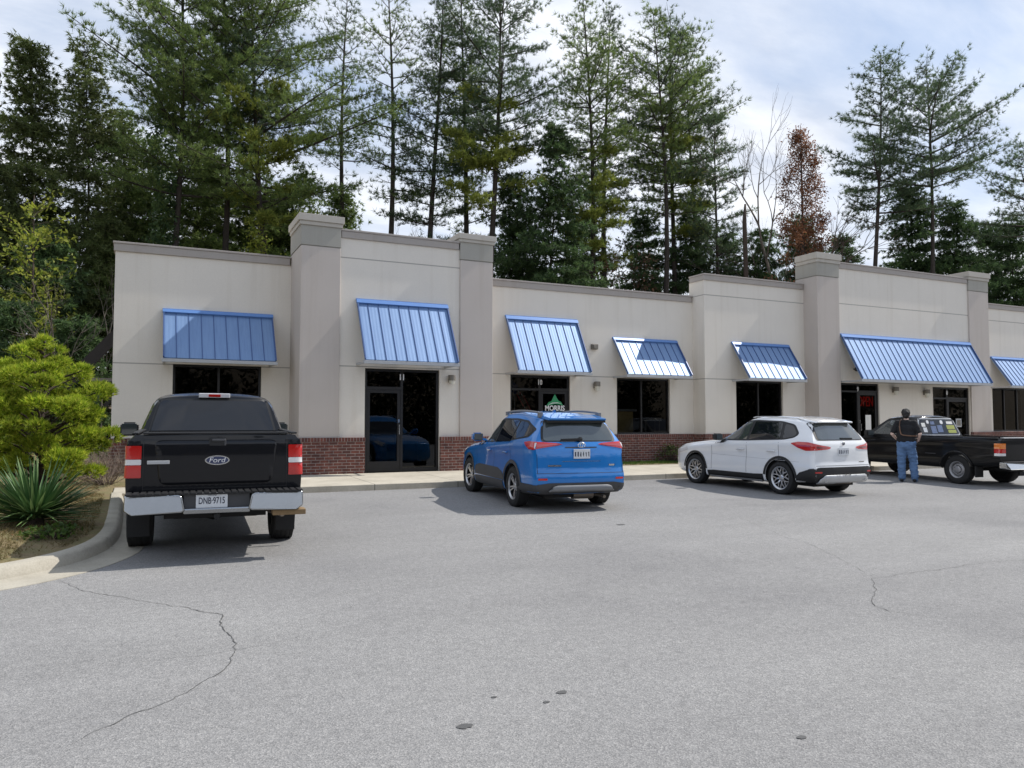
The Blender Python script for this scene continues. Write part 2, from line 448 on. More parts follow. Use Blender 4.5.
# kerb with gutter pan, poured in lengths
prof = [(-.01, -.25), (-.01, .135), (.0, .15), (.12, .15), (.165, .125), (.20, .03), (.26, .012), (.56, .006), (.56, -.25)]
b = MB(); L = 0; seg = []; segs = []
for i, p in enumerate(kp):
    if seg: L += (p-kp[i-1]).length
    seg.append(i)
    if L > 2.3: segs.append(seg); seg = [i]; L = 0
segs.append(seg)
rings = [offs(kp, o) for o, z in prof]
for sg in segs:
    if len(sg) < 2: continue
    base = len(b.v)
    for k, i in enumerate(sg):
        for j, (o, z) in enumerate(prof):
            p = rings[j][i].copy()
            if k == 0 and i > 0: p = p.lerp(rings[j][i+1], .12)
            w = .02*noise.noise(Vector((p.x*2, p.y*2, 3))) if j == 7 else .004*noise.noise(Vector((p.x*4, p.y*4, j)))
            b.v.append((p.x+w, p.y+w, gz(p.y)+z))
    m = len(prof)
    for k in range(len(sg)-1):
        for j in range(m):
            a = base+k*m+j; c = base+k*m+(j+1) % m
            b.f.append((a, c, c+m, a+m)); b.m.append(0)
    b.f.append(tuple(base+j for j in range(m))); b.m.append(0)
    e = base+(len(sg)-1)*m; b.f.append(tuple(e+j for j in reversed(range(m)))); b.m.append(0)
tag(b.build('kerb', M['kerb'], smooth=True, sharp=50), kind='structure')
# planted island behind the kerb
bedline = [(p.x-.005, p.y) for p in kp]
poly = bedline+[(-.46, 16.3), (-.46, 17.3), (1.0, 17.3), (1.0, 20.34), (-.6, 20.34), (-.6, 26), (-14, 26), (-30, 24)]
inn = [(x+.37*(k % 2), y) for k, y in enumerate(np.arange(4, 26, .7)) for x in np.arange(-28, 1, .75)]
pv = [Vector(p) for p in poly]
vs, es, fs, *_ = delaunay_2d_cdt(pv+[Vector(p) for p in inn], [(i, (i+1) % len(pv)) for i in range(len(pv))], [], 1, 1e-4)
def bed_z(x, y):
    d = min((Vector((x, y))-q).length for q in kp[::3])
    s = min(1, d/1.2)
    k = max(0, min(1, (y-15)/4))
    if x > -1.5 and y > 15: s *= min(1, math.hypot(max(0, -.46-x), max(0, y-17.3))/1.1)
    z = gz(min(y, 17))+.125 + .10*s + .03*s*noise.noise(Vector((x*1.3, y*1.3, 7)))
    if x < -.7: z = max(z, hill(x, y)+.05*s)
    return z
tag(np_obj('planting_bed', [(v.x, v.y, bed_z(v.x, v.y)) for v in vs], list(fs), M['turf'], smooth=True), kind='structure')
# sidewalk slab with its kerb face, plus planting strips before the recessed walls
def slab(b, x0, x1, y0, y1, z0, z1, zb=.1):
    b.hexa([(x0, y0, zb), (x1, y0, zb), (x1, y1, zb), (x0, y1, zb), (x0, y0, z0), (x1, y0, z0), (x1, y1, z1), (x0, y1, z1)])
ZS0, ZS1 = gz(16.1)+.13, .455
b = MB(); slab(b, -.45, 60, 16.1, 17.3, ZS0, ZS0+.018); slab(b, 1.0, 60, 17.3, 19.0, ZS0+.018, ZS1)
sw = b.build('sidewalk', M['concrete'], bevel=.012); tag(sw, kind='structure')
b = MB(); slab(b, 8.62, 16.30, 19.0, 20.19, ZS1+.012, ZS1+.02); slab(b, 16.36, 20.62, 19.0, 19.59, ZS1+.012, ZS1+.02)
slab(b, 1.0, 3.40, 19.0, 20.34, ZS1+.01, ZS1+.015); slab(b, 30.0, 34.2, 19.0, 19.59, ZS1+.012, ZS1+.02)
tag(b.build('planting_strip', M['turf']), kind='structure')

# cracks and stains in the asphalt
def ribbon(pts, w, name='asphalt_crack', seed=1):
    rnd = random.Random(seed); P = dense(pts, .035); vs = []; fs = []
    for i, p in enumerate(P):
        t = (P[min(i+1, len(P)-1)]-P[max(i-1, 0)]).normalized(); nrm = Vector((-t.y, t.x))
        q = p+nrm*(.035*noise.noise(Vector((p.x*5+seed, p.y*5, 0)))+.02*noise.noise(Vector((p.x*16, p.y*16, seed))))
        ww = w*(.35+.9*abs(noise.noise(Vector((i*.21, seed, 1)))))*min(1, .25+i/10, .25+(len(P)-1-i)/10)
        for s in (-1, 1): v = q+nrm*ww*s; vs.append((v.x, v.y, gz(v.y)+.004))
    fs = [(2*i, 2*i+1, 2*i+3, 2*i+2) for i in range(len(P)-1)]
    tag(np_obj(name, vs, fs, M['crack']), kind='structure')
ribbon([(-.72, 8.95), (-.45, 8.35), (-.14, 7.95), (.1, 7.62), (.34, 7.35), (.52, 7.12), (.64, 6.92), (.60, 6.55), (.64, 6.24), (.66, 6.0), (.62, 5.79), (.56, 5.55), (.47, 5.41), (.33, 5.2), (.19, 5.03), (-.02, 4.9), (-.3, 4.6)], 0.0053, seed=2)
ribbon([(9.3, 10.6), (8.82, 9.77), (8.1, 8.1), (7.9, 7.4), (7.3, 6.3), (7.0, 5.75)], 0.0029, seed=3)
ribbon([(11.2, 5.9), (9.46, 5.67), (8.79, 5.76), (7.68, 5.71), (6.9, 5.68), (6.62, 5.45), (6.5, 5.32), (6.05, 5.0), (5.95, 4.88), (5.9, 4.7), (6.1, 4.4)], 0.0044, seed=4)
ribbon([(1.0, 6.4), (2.2, 7.0), (3.0, 7.3), (4.6, 8.0), (6.5, 8.7), (9.5, 9.6), (13, 10.6)], 0.0017, seed=5)
ribbon([(-.2, 5.9), (.3, 5.85), (.7, 5.9), (1.4, 6.1)], 0.0017, seed=6)
ribbon([(3.2, 9.2), (4.4, 9.9), (6, 10.4), (8, 10.9)], 0.0020, seed=8)
ribbon([(6.1, 4.4), (6.9, 4.1), (8.5, 3.7)], 0.0020, seed=9)
for k, (x, y, r) in enumerate([(1.63, 3.98, .032), (2.36, 4.2, .024), (2.2, 4.1, .015), (1.95, 4.3, .012), (3.2, 3.1, .02), (6.6, 9.9, .05)]):
    pts = [(r*(1+.35*noise.noise(Vector((math.cos(a)*2, math.sin(a)*2, k))))*math.cos(a)*1.5, r*(1+.35*noise.noise(Vector((math.cos(a)*2, math.sin(a)*2, k))))*math.sin(a)) for a in np.linspace(0, 2*PI, 18, False)]
    tag(np_obj('oil_stain', [(x+u, y+v, gz(y+v)+.004) for u, v in pts], [tuple(range(18))], M['stain']), kind='structure')

# ------------------------------------------------------------------ the building
BLD = thing('retail_building', 'long single-storey stucco strip mall with blue metal awnings and brick base', 'building', (0, 0, 0))
ZB = .40
def front(name, x0, x1, Y, z0, z1, holes, mat, depth=.20, thick=.3, zbot=None):
    """one wall skin with real openings: quads round the holes, reveals going back, top and ends"""
    b = MB()
    X = sorted({x0, x1, *[h[0] for h in holes], *[h[1] for h in holes]}); Z = sorted({z0, z1, *[h[2] for h in holes], *[h[3] for h in holes]})
    for i in range(len(X)-1):
        for j in range(len(Z)-1):
            cx = (X[i]+X[i+1])/2; cz = (Z[j]+Z[j+1])/2
            if any(h[0] < cx < h[1] and h[2] < cz < h[3] for h in holes): continue
            b.add([(X[i], Y, Z[j]), (X[i+1], Y, Z[j]), (X[i+1], Y, Z[j+1]), (X[i], Y, Z[j+1])], [(0, 1, 2, 3)])
    for hx0, hx1, hz0, hz1 in holes:
        y2 = Y+depth
        b.add([(hx0, Y, hz0), (hx0, y2, hz0), (hx0, y2, hz1), (hx0, Y, hz1)], [(0, 1, 2, 3)])
        b.add([(hx1, Y, hz0), (hx1, Y, hz1), (hx1, y2, hz1), (hx1, y2, hz0)], [(0, 1, 2, 3)])
        b.add([(hx0, Y, hz1), (hx0, y2, hz1), (hx1, y2, hz1), (hx1, Y, hz1)], [(0, 1, 2, 3)])
        if hz0 > z0: b.add([(hx0, Y, hz0), (hx1, Y, hz0), (hx1, y2, hz0), (hx0, y2, hz0)], [(0, 1, 2, 3)])
    y2 = Y+thick
    b.add([(x0, Y, z0), (x0, Y, z1), (x0, y2, z1), (x0, y2, z0)], [(0, 1, 2, 3)])
    b.add([(x1, Y, z0), (x1, y2, z0), (x1, y2, z1), (x1, Y, z1)], [(0, 1, 2, 3)])
    b.add([(x0, Y, z1), (x1, Y, z1), (x1, y2, z1), (x0, y2, z1)], [(0, 1, 2, 3)])
    b.add([(x0, y2, 3.2), (x0, y2, z1), (x1, y2, z1), (x1, y2, 3.2)], [(0, 1, 2, 3)])
    return b.build(name, mat, BLD)
W1 = (.67, 2.73, 1.35, 3.14); D1 = (5.06, 7.05, ZB, 3.09)
D2 = (9.67, 11.67, ZB, 3.115); W4 = (13.35, 15.39, 1.35, 3.11)
W5 = (17.61, 19.67, 1.35, 3.10); D6 = (21.80, 23.70, ZB, 3.09); D7 = (26.58, 28.70, ZB, 3.04); W7 = (30.97, 33.6, 1.35, 3.12)
YL, YB, YM, YS = 20.35, 19.05, 20.20, 19.60
front('wall', -.63, 3.45, YL, ZB, 5.78, [W1], M['wall'])
front('wall', 4.40, 7.61, YB, ZB, 6.34, [D1], M['wall'], thick=1.5)
front('wall', 8.55, 16.34, YM, ZB, 5.67, [D2, W4], M['wall'])
front('wall', 16.33, 20.69, YS, ZB, 6.33, [W5], M['wall'], thick=.75)
front('wall', 21.75, 28.74, YB, ZB, 7.08, [D6, D7], M['wall'], thick=1.5)
front('wall', 29.93, 34.3, YS, ZB, 6.33, [W7], M['wall'], thick=.75)
front('wall', 34.3, 38.0, YM, ZB, 5.67, [], M['wall'])
# copings
def coping(x0, x1, Y, z0, z1, yb):
    b = MB(); b.box(x0-.035, x1+.035, Y-.045, yb, z0+.001, z1-.05); b.box(x0-.055, x1+.055, Y-.065, yb+.01, z1-.048, z1)
    b.build('coping', M['coping'], BLD, bevel=.008)
coping(-.63, 3.36, YL, 5.78, 6.01, YL+.35)
coping(4.46, 7.54, YB, 6.34, 6.56, YB+1.4)
coping(8.62, 16.24, YM, 5.67, 5.89, YM+.35)
coping(16.33, 20.60, YS, 6.33, 6.54, YS+.7)
coping(21.82, 28.66, YB, 7.08, 7.30, YB+1.4)
coping(30.02, 34.3, YS, 6.33, 6.54, YS+.7)
coping(34.36, 38, YM, 5.67, 5.89, YM+.35)
# piers with band and cap
def pier(x0, x1, zs, zb, zt, yb, yf=18.99):
    b = MB(); b.box(x0, x1, yf, yb, ZB, zs)
    o = b.build('pier', M['pillar'], BLD, bevel=.012)
    b = MB(); b.box(x0-.006, x1+.006, yf-.006, yb-.01, zs+.022, zb); b.box(x0+.02, x1-.02, yf+.02, yb-.02, zs, zs+.022)
    b.build('band', M['band'], o, bevel=.006)
    h = (zt-zb)*.36
    b = MB(); b.box(x0-.04, x1+.04, yf-.04, yb-.06, zb+.001, zb+h); b.box(x0-.075, x1+.075, yf-.075, yb-.05, zb+h+.001, zt)
    b.build('cap', M['cap'], o, bevel=.008)
pier(3.43, 4.40, 6.05, 6.56, 6.83, YL+.1)
pier(7.61, 8.56, 6.06, 6.55, 6.78, 20.25)
pier(20.69, 21.74, 6.72, 7.20, 7.53, 19.95)
pier(28.74, 29.92, 6.80, 7.24, 7.55, 19.95)
# brick base with a rowlock course, split at the doors
def brick(x0, x1, Y, dp=.34):
    b = MB(); b.box(x0, x1, Y-.035, Y+dp, ZB-.1, 1.245)
    o = b.build('brick_base', M['brick'], BLD)
    b = MB(); b.box(x0-.004, x1+.004, Y-.05, Y+dp-.02, 1.247, 1.345)
    b.build('rowlock_course', M['rowlock'], o, bevel=.006)
brick(-.67, 3.39, YL, .12); brick(3.39, 5.05, 18.99, .1); brick(7.06, 8.60, 18.99, .1)
for x0, x1, Y in ((8.56, 9.66, YM), (11.68, 16.29, YM), (16.29, 20.65, YS), (23.71, 26.57, YB), (29.96, 34.3, YS), (34.3, 38, YM)): brick(x0, x1, Y, .1)
brick(20.65, 21.78, 18.99, .1); brick(28.72, 29.96, 18.99, .1)
for q in ((3.37, 3.43, 19.1, YL-.04), (8.56, 8.62, 19.1, YM-.06), (16.29, 16.33, 19.66, YM-.06), (20.64, 20.69, 19.1, YS-.06)):
    b = MB(); b.box(*q, ZB-.1, 1.34); b.build('brick_base', M['brick'], BLD)
# roof, ends, back
b = MB(); b.box(-.60, 37.98, 20.7, 24.8, 5.0, 5.2); b.box(-.62, -.36, 20.66, 24.8, ZB-.2, 5.75); b.box(37.7, 37.99, 20.66, 24.8, ZB-.2, 5.75); b.box(-.6, 37.9, 24.6, 24.82, ZB-.2, 5.7)
b.build('roof', M['wall'], BLD)
# dim rooms behind the glass
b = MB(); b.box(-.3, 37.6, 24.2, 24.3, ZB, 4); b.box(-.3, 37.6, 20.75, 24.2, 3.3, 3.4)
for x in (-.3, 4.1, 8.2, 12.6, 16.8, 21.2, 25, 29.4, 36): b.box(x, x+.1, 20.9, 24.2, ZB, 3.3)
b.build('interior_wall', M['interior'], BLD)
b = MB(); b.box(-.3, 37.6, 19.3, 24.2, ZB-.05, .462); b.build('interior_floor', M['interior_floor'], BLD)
# windows
def frame_bars(b, x0, x1, z0, z1, Y, mull=(), t=.055, d=.09, trans=()):
    b.box(x0, x0+t, Y, Y+d, z0, z1); b.box(x1-t, x1, Y, Y+d, z0, z1)
    b.box(x0+t, x1-t, Y, Y+d, z0, z0+t); b.box(x0+t, x1-t, Y, Y+d, z1-t, z1)
    for m in mull: b.box(m-t/2, m+t/2, Y+.002, Y+d-.002, z0+t, z1-t)
def pane(x0, x1, z0, z1, Y, parent):
    return np_obj('pane', [(x0, Y, z0), (x1, Y, z0), (x1, Y, z1), (x0, Y, z1)], [(0, 1, 2, 3)], M['glass'], parent)
def window(h, Y, mull, name='window'):
    x0, x1, z0, z1 = h; b = MB(); frame_bars(b, x0+.003, x1-.003, z0+.003, z1-.003, Y+.07, mull)
    o = b.build(name, M['bronze'], BLD)
    xs_ = [x0+.058]+[v for m in mull for v in (m-.028, m+.028)]+[x1-.058]
    for k in range(0, len(xs_), 2): pane(xs_[k], xs_[k+1], z0+.058, z1-.058, Y+.115, o)
    return o
window(W1, YL, [1.72]); window(W4, YM, [14.32]); window(W5, YS, [18.63]); window(W7, YS, [31.85, 32.7])
# doors: fixed storefront frame (transom, side light) and the leaf with pull handle
def storefront(h, Y, split, leaf_left, num, zt=.42):
    x0, x1, z0, z1 = h; z0 = .458; t = .065
    fr = MB(); zz = z1-zt; x0 += .003; x1 -= .003; z1 -= .003
    fr.box(x0, x0+t, Y+.05, Y+.16, z0, z1); fr.box(x1-t, x1, Y+.05, Y+.16, z0, z1); fr.box(x0+t, x1-t, Y+.05, Y+.16, z1-t, z1)
    fr.box(split-t/2, split+t/2, Y+.052, Y+.158, z0, z1-t)
    lx0, lx1 = (x0+t, split-t/2) if leaf_left else (split+t/2, x1-t)
    sx0, sx1 = (split+t/2, x1-t) if leaf_left else (x0+t, split-t/2)
    fr.box(lx0, lx1, Y+.054, Y+.156, zz-.04, zz+.04)
    if not leaf_left: fr.box(sx0, sx1, Y+.054, Y+.156, zz-.03, zz+.03)
    fr.box(sx0, sx1, Y+.054, Y+.156, z0, z0+.09)
    o = fr.build('entrance', M['bronze'], BLD)
    pane(sx0, sx1, z0+.09, z1-t, Y+.11, o); pane(lx0, lx1, zz+.04, z1-t, Y+.112, o)
    d = MB(); s = .075; e = .006
    a0, a1, c0, c1 = lx0+e, lx1-e, z0+.012, zz-.046
    d.box(a0, a0+s, Y+.06, Y+.115, c0, c1); d.box(a1-s, a1, Y+.06, Y+.115, c0, c1); d.box(a0+s, a1-s, Y+.06, Y+.115, c1-s, c1); d.box(a0+s, a1-s, Y+.06, Y+.115, c0, c0+.26)
    lo = d.build('door', M['bronze'], BLD); pane(a0+s, a1-s, c0+.26, c1-s, Y+.09, lo)
    hx = (a1-.04) if leaf_left else (a0+.04)
    hb = MB(); hb.tube([(hx, Y+.06, 1.42), (hx, Y, 1.42), (hx, Y, 1.66), (hx, Y+.06, 1.66)], .014, 8); hb.box(hx-.02, hx+.02, Y+.045, Y+.062, 1.72, 1.80)
    hb.build('handle', M['chrome'], lo, smooth=True)
    text_mesh(num, .21, 'unit_number', M['white'], o, Matrix.Translation((split, Y+.045, z1-.21)) @ FACE_S, bold=.006, sx=.8)
    return o, lo
storefront(D1, YB, 6.04, True, '11', .50); storefront(D2, YM, 10.66, False, '10', .42)
storefront(D6, YB, 22.68, False, '9', .29); storefront(D7, YB, 27.45, False, '8', .42)
# awnings: sloping pans with standing seams, front tube, end rakes
def awning(x0, x1, Y, zt, zb, out=.86, pans=9):
    y1, y0 = Y-.012, Y-out
    b = MB(); th = .03
    nrm = Vector((0, -(zt-zb), out)).normalized()        # outward
    nrm = Vector((0, -(zt-zb)/math.hypot(zt-zb, out), out/math.hypot(zt-zb, out)))
    a = Vector((0, y1, zt)); c = Vector((0, y0, zb))
    def P(x, t, o): q = a.lerp(c, t)+nrm*o; return (x, q.y, q.z)
    b.hexa([P(x0, 1, 0), P(x1, 1, 0), P(x1, 0, 0), P(x0, 0, 0), P(x0, 1, th), P(x1, 1, th), P(x1, 0, th), P(x0, 0, th)])
    o = b.build('awning', M['awning'], BLD)
    s = MB(); dx = (x1-x0)/pans
    for k in range(pans+1):
        x = x0+k*dx; w = .0078 if 0 < k < pans else .014; xa = min(max(x-w, x0-.004), x1-2*w+.004); h = .016 if 0 < k < pans else .05
        s.hexa([P(xa, .999, th+.001), P(xa+2*w, .999, th+.001), P(xa+2*w, .055, th+.001), P(xa, .055, th+.001), P(xa, .999, th+h), P(xa+2*w, .999, th+h), P(xa+2*w, .055, th+h), P(xa, .055, th+h)])
    s.build('seam', M['seam'], o)
    f = MB(); f.hexa([P(x0-.015, .05, th+.002), P(x1+.015, .05, th+.002), P(x1+.015, -.012, th+.002), P(x0-.015, -.012, th+.002), P(x0-.015, .05, th+.055), P(x1+.015, .05, th+.055), P(x1+.015, -.012, th+.055), P(x0-.015, -.012, th+.055)])
    f.box(x0-.015, x1+.015, Y-.05, Y-.002, zt+.025, zt+.075)
    f.build('flashing', M['flashing'], o)
    g = MB(); g.box(x0-.03, x1+.03, y0-.035, y0+.06, zb-.085, zb-.002)
    for x in (x0+.03, x1-.03): g.box(x-.025, x+.025, y0+.06, Y-.002, zb-.075, zb-.02)
    g.build('front_rail', M['fascia'], o, bevel=.006)
awning(.43, 2.97, YL, 4.40, 3.21, .80); awning(4.82, 7.24, YB, 4.76, 3.22); awning(9.50, 11.89, YM, 4.77, 3.18)
awning(13.20, 15.63, YM, 4.30, 3.17, .80); awning(17.43, 19.90, YS, 4.29, 3.13, .80); awning(21.80, 28.72, YB, 4.72, 3.17, pans=25); awning(30.9, 34.1, YS, 4.30, 3.16, .80, pans=12)
# wall lights and small fixtures
def sconce(x, z, Y, tall=False):
    b = MB(); b.box(x-.05, x+.05, Y-.03, Y, z-.07, z+.07)
    b.lathe([(.0, .13), (.10, .12), (.10, -.02), (.085, -.02), (.085, .10), (0, .10)], 20, Matrix.Translation((x, Y-.13, z)), close=False)
    o = b.build('wall_light', M['lamp'], BLD, smooth=True)
    g = MB(); g.lathe([(0, -.17 if tall else -.11), (.06, -.16 if tall else -.11), (.082, -.02), (.082, .09), (0, .09)], 20, Matrix.Translation((x, Y-.13, z)), close=False)
    g.build('lamp_shade', M['lampglass'], o, smooth=True)
sconce(7.35, 2.84, YB); sconce(12.55, 2.84, YM, True); sconce(24.42, 2.86, YB, True); sconce(26.09, 2.80, YB, True)
b = MB(); b.box(12.40, 12.62, YM-.10, YM-.001, 3.96, 4.12); b.box(12.42, 12.50, YM-.16, YM-.1, 3.99, 4.09); b.build('emergency_light', M['lamp'], BLD, bevel=.01)
b = MB(); b.lathe([(0, .1), (.06, .08), (.075, 0), (.05, -.05), (0, -.06)], 16, Matrix.Translation((22.45, YB-.12, 3.55)), close=False); b.box(22.43, 22.47, YB-.08, YB-.001, 3.56, 3.60); b.build('security_camera', M['black_plastic'], BLD, smooth=True)
# things shown inside and on the glass
t = thing('counter', 'ochre counter seen through the two-pane window beside the green-logo door', 'counter', (14.1, 21.5, .46))
b = MB(); b.box(-.9, .75, 0, .1, .0, 1.62); b.build('panel', M['ochre'], t, bevel=.01)
b = MB(); b.box(-1.0, .85, -.08, .2, 1.62, 1.70); b.build('top', M['fascia'], t, bevel=.01)
t = thing('table', 'small pale-topped table seen through the right pane of the two-pane window', 'table', (15.0, 20.75, .46))
b = MB(); b.box(-.34, .34, -.16, .16, 1.30, 1.34); b.build('tabletop', M['fascia'], t, bevel=.008)
for sx in (-1, 1):
    for sy in (-1, 1):
        b = MB(); b.beam((sx*.22, sy*.1, 0), (sx*.28, sy*.12, 1.3), .03, .03); b.build('leg', M['lamp'], t)
fl = thing('flag', 'small striped flag leaning inside the side light left of the green-logo door', 'flag', (9.88, YM+.145, 2.02))
b = MB(); b.tube([(-.02, 0, -.2), (.0, 0, .3), (-.10, 0, 1.05)], .012, 8); b.build('pole', M['fascia'], fl)
for k in range(7):
    b = MB(); w = .045
    u0 = Vector((-.10+.062*k*.9, 0, .78-.05*k)); u1 = u0+Vector((.38, 0, -.62))
    b.hexa([(u0.x, -.004, u0.z), (u0.x+w, -.004, u0.z+.02), (u0.x+w, .004, u0.z+.02), (u0.x, .004, u0.z), (u1.x, -.004, u1.z), (u1.x+w, -.004, u1.z+.02), (u1.x+w, .004, u1.z+.02), (u1.x, .004, u1.z)])
    b.build('stripe', M['flag_red'] if k % 2 == 0 else M['paper'], fl)
b = MB(); b.hexa([(-.12, -.008, .60), (.06, -.008, .52), (.06, .006, .52), (-.12, .006, .60), (-.10, -.008, .92), (.10, -.008, .80), (.10, .006, .80), (-.10, .006, .92)]); b.build('canton', M['flag_blue'], fl)
lg = thing('door_decal', 'green mountain logo with white lettering on the second entrance door', 'logo', (11.18, YM+.07, 2.17)); lg.scale = (.80, 1, .55)
b = MB(); tri = [(-.36, .02), (-.26, .22), (-.15, .27), (-.08, .46), (0, .66), (.09, .44), (.16, .30), (.27, .24), (.36, .02), (.2, .10), (0, .12), (-.2, .06)]
b.prism(tri, lambda u, v, s: (u, -.006*s, v+.06)); b.build('emblem', M['logo_green'], lg)
b = MB(); b.prism([(-.32, .06), (-.1, .15), (.12, .17), (.3, .14), (.1, .21), (-.12, .19)], lambda u, v, s: (u, -.008-.004*s, v+.06)); b.build('swoosh', M['white'], lg)
text_mesh('MORRIS', .40, 'lettering', M['white'], lg, Matrix.Translation((0, -.004, -.06)) @ FACE_S, bold=.010, sx=.60)
nn = thing('neon_sign', 'red neon OPEN sign hanging inside the dark door left of the person', 'neon sign', (23.18, YB+.2, 2.44))
text_mesh('OPEN', .50, 'tubing', M['neon'], nn, Matrix.Translation((.02, -.03, 0)) @ FACE_S, depth=.01, sx=.60)
b = MB(); b.box(-.40, .44, 0, .03, -.26, .26); b.build('backing', M['black_plastic'], nn)
b = MB(); b.box(23.07, 23.34, YB+.070, YB+.082, 1.45, 1.98); tag(b.build('paper_notice', M['paper']), 'white paper notice taped to the dark door under the red neon sign', 'notice')
nt_ = thing('door_notice', 'small pale framed notice on the dark door behind the pickup bed', 'notice', (28.1, YB+.05, 1.70))
b = MB(); frame_bars(b, -.16, .16, -.16, .16, 0, t=.05, d=.02); b.build('frame', M['fascia'], nt_)
b = MB(); b.box(-.11, .11, .006, .014, -.11, .11); b.build('sheet', M['lamp'], nt_)
# timber stair rising beside the far left end of the building
st = thing('stair', 'dark sloping stair stringer and rail behind the left end of the building', 'stair', (-.9, 24.5, 1.2))
b = MB(); b.beam((-1.0, 0, 1.55), (.5, 0, 3.35), .12, .30); b.build('stringer', M['timber'], st)
b = MB(); b.beam((-1.1, 0, 1.72), (.6, 0, 1.72), .08, .09); b.build('crossbar', M['lamp'], st)
b = MB(); b.beam((-.55, .1, .2), (.5, .1, 1.75), .08, .12); b.build('brace', M['timber'], st)
b = MB(); b.beam((-.98, .05, -1.0), (-.98, .05, 1.6), .12, .12); b.build('post', M['timber'], st)

# ------------------------------------------------------------------ vehicle tools
def chaikin(P, it=2):
    for _ in range(it):
        Q = [P[0]]
        for a, b in zip(P, P[1:]): Q += [a*.75+b*.25, a*.25+b*.75]
        P = Q[:1]+Q[2:-1]+[P[-1]] if False else Q+[P[-1]]
    return P
def loft(XR, XF, zb, zt, W, zbelt, tumble, us, crown=.04, rc=.10, sect=None, rear_bulge=.05, front_bulge=.12, inset=.03, it=2):
    """closed car shell: u runs rear->front between the profiles XR(z), XF(z); at each u a half section is rounded off"""
    rows = []; ends = [(0.0, .45, 1), (0.0, .80, .55), (0.0, .93, .2), (0.0, .985, .02)]
    st = [(us[0], k, bl, 0) for _, k, bl in ends]+[(u, 1.0, 0, None) for u in us]+[(us[-1], k, bl, 1) for _, k, bl in reversed(ends)]
    # end stations: spread a short way along u so corners are round
    n = len(us)
    for idx, (u, k, bl, e) in enumerate(st):
        b_, t_, w_ = interp(u, zb), interp(u, zt), interp(u, W)
        be = min(interp(u, zbelt), t_-.05); h = t_-be
        wb = w_-inset
        yc = wb-tumble*max(0, h-.05)-.04
        r = min(rc, h*.6)
        mid = b_+(be-b_)*.42
        P = [(0, b_), (w_*.55, b_), (w_*.90, b_+.01), (w_*.985, b_+.07), (w_, mid), (w_*(.985 if sect is None else sect), b_+(be-b_)*.72), (w_*.99, be-.06), (wb, be+.005)]
        for q in (.25, .5, .75): 
            zq = be+(h-r)*q; P.append((wb-(wb-yc)*(q**1.15)*.96, zq))
        P += [(yc, t_-r*.75), (yc-r*.55, t_-r*.12), (yc*.62, t_+crown*.55), (yc*.3, t_+crown*.9), (0, t_+crown)]
        P = chaikin([Vector((p[0], p[1])) for p in P], it)
        row = []
        for p in P:
            y = p.x*k; z = p.y; xr = interp(z, XR); xf = interp(z, XF)
            x = xr+u*(xf-xr)
            if e == 0: x -= rear_bulge*bl - .0
            if e == 1: x += front_bulge*bl
            if e is None and idx == len(ends): pass
            row.append((x, y, z))
        rows.append(row)
    m = len(rows[0]); vs = []; idx = []
    for row in rows:
        L = []
        for j, p in enumerate(row): L.append(len(vs)); vs.append(p)
        Rr = []
        for j, p in enumerate(row):
            if j in (0, m-1): Rr.append(L[j])
            else: Rr.append(len(vs)); vs.append((p[0], -p[1], p[2]))
        idx.append((L, Rr))
    fs = []
    for i in range(len(rows)-1):
        for S, fl in ((0, False), (1, True)):
            a, c = idx[i][S], idx[i+1][S]
            for j in range(m-1):
                q = (a[j], a[j+1], c[j+1], c[j])
                fs.append(q if not fl else tuple(reversed(q)))
    for i in (0, len(rows)-1):
        L, Rr = idx[i]
        for j in range(m-1):
            q = [L[j], L[j+1], Rr[j+1], Rr[j]]; q = list(dict.fromkeys(q))
            if len(q) > 2: fs.append(tuple(q))
    return vs, fs
def shell(vs, fs):
    me = bpy.data.meshes.new('shell'); me.from_pydata(vs, [], fs)
    bm = bmesh.new(); bm.from_mesh(me); bmesh.ops.remove_doubles(bm, verts=bm.verts, dist=1e-5); bmesh.ops.recalc_face_normals(bm, faces=bm.faces)
    bm.to_mesh(me); tree = BVHTree.FromBMesh(bm); bm.free()
    return me, tree
def cut(me, cutters, mats, name, parent, sharp=35):
    """boolean the wheel wells / bed / grooves out of a shell"""
    o = bpy.data.objects.new('tmp', me); COL.objects.link(o)
    for m in mats: me.materials.append(m)
    cs = []
    for cb_, mi in cutters:
        cme = bpy.data.meshes.new('c'); cme.from_pydata(cb_.v, [], cb_.f)
        for m in mats: cme.materials.append(m)
        cme.polygons.foreach_set('material_index', [mi]*len(cme.polygons))
        bm = bmesh.new(); bm.from_mesh(cme); bmesh.ops.recalc_face_normals(bm, faces=bm.faces); bm.to_mesh(cme); bm.free()
        c = bpy.data.objects.new('c', cme); COL.objects.link(c); cs.append(c)
        md = o.modifiers.new('b', 'BOOLEAN'); md.operation = 'DIFFERENCE'; md.object = c; md.solver = 'EXACT'
    res = eval_mesh(o, name) if cs else me.copy()
    for c in cs: d = c.data; bpy.data.objects.remove(c); bpy.data.meshes.remove(d)
    bpy.data.objects.remove(o)
    res.name = name
    return finish(res, name, parent, True, 0, sharp)
def wheel_cut(x, r, z, w0=.58, w1=1.3):
    cs = []
    for s in (-1, 1):
        b = MB(); n = 40
        pts = [(x+r*math.cos(2*PI*k/n), z+r*math.sin(2*PI*k/n)) for k in range(n)]
        b.prism(pts, lambda u, v, k: (u, s*(w0 if k == 0 else w1), v)); cs.append((b, 1))
    return cs
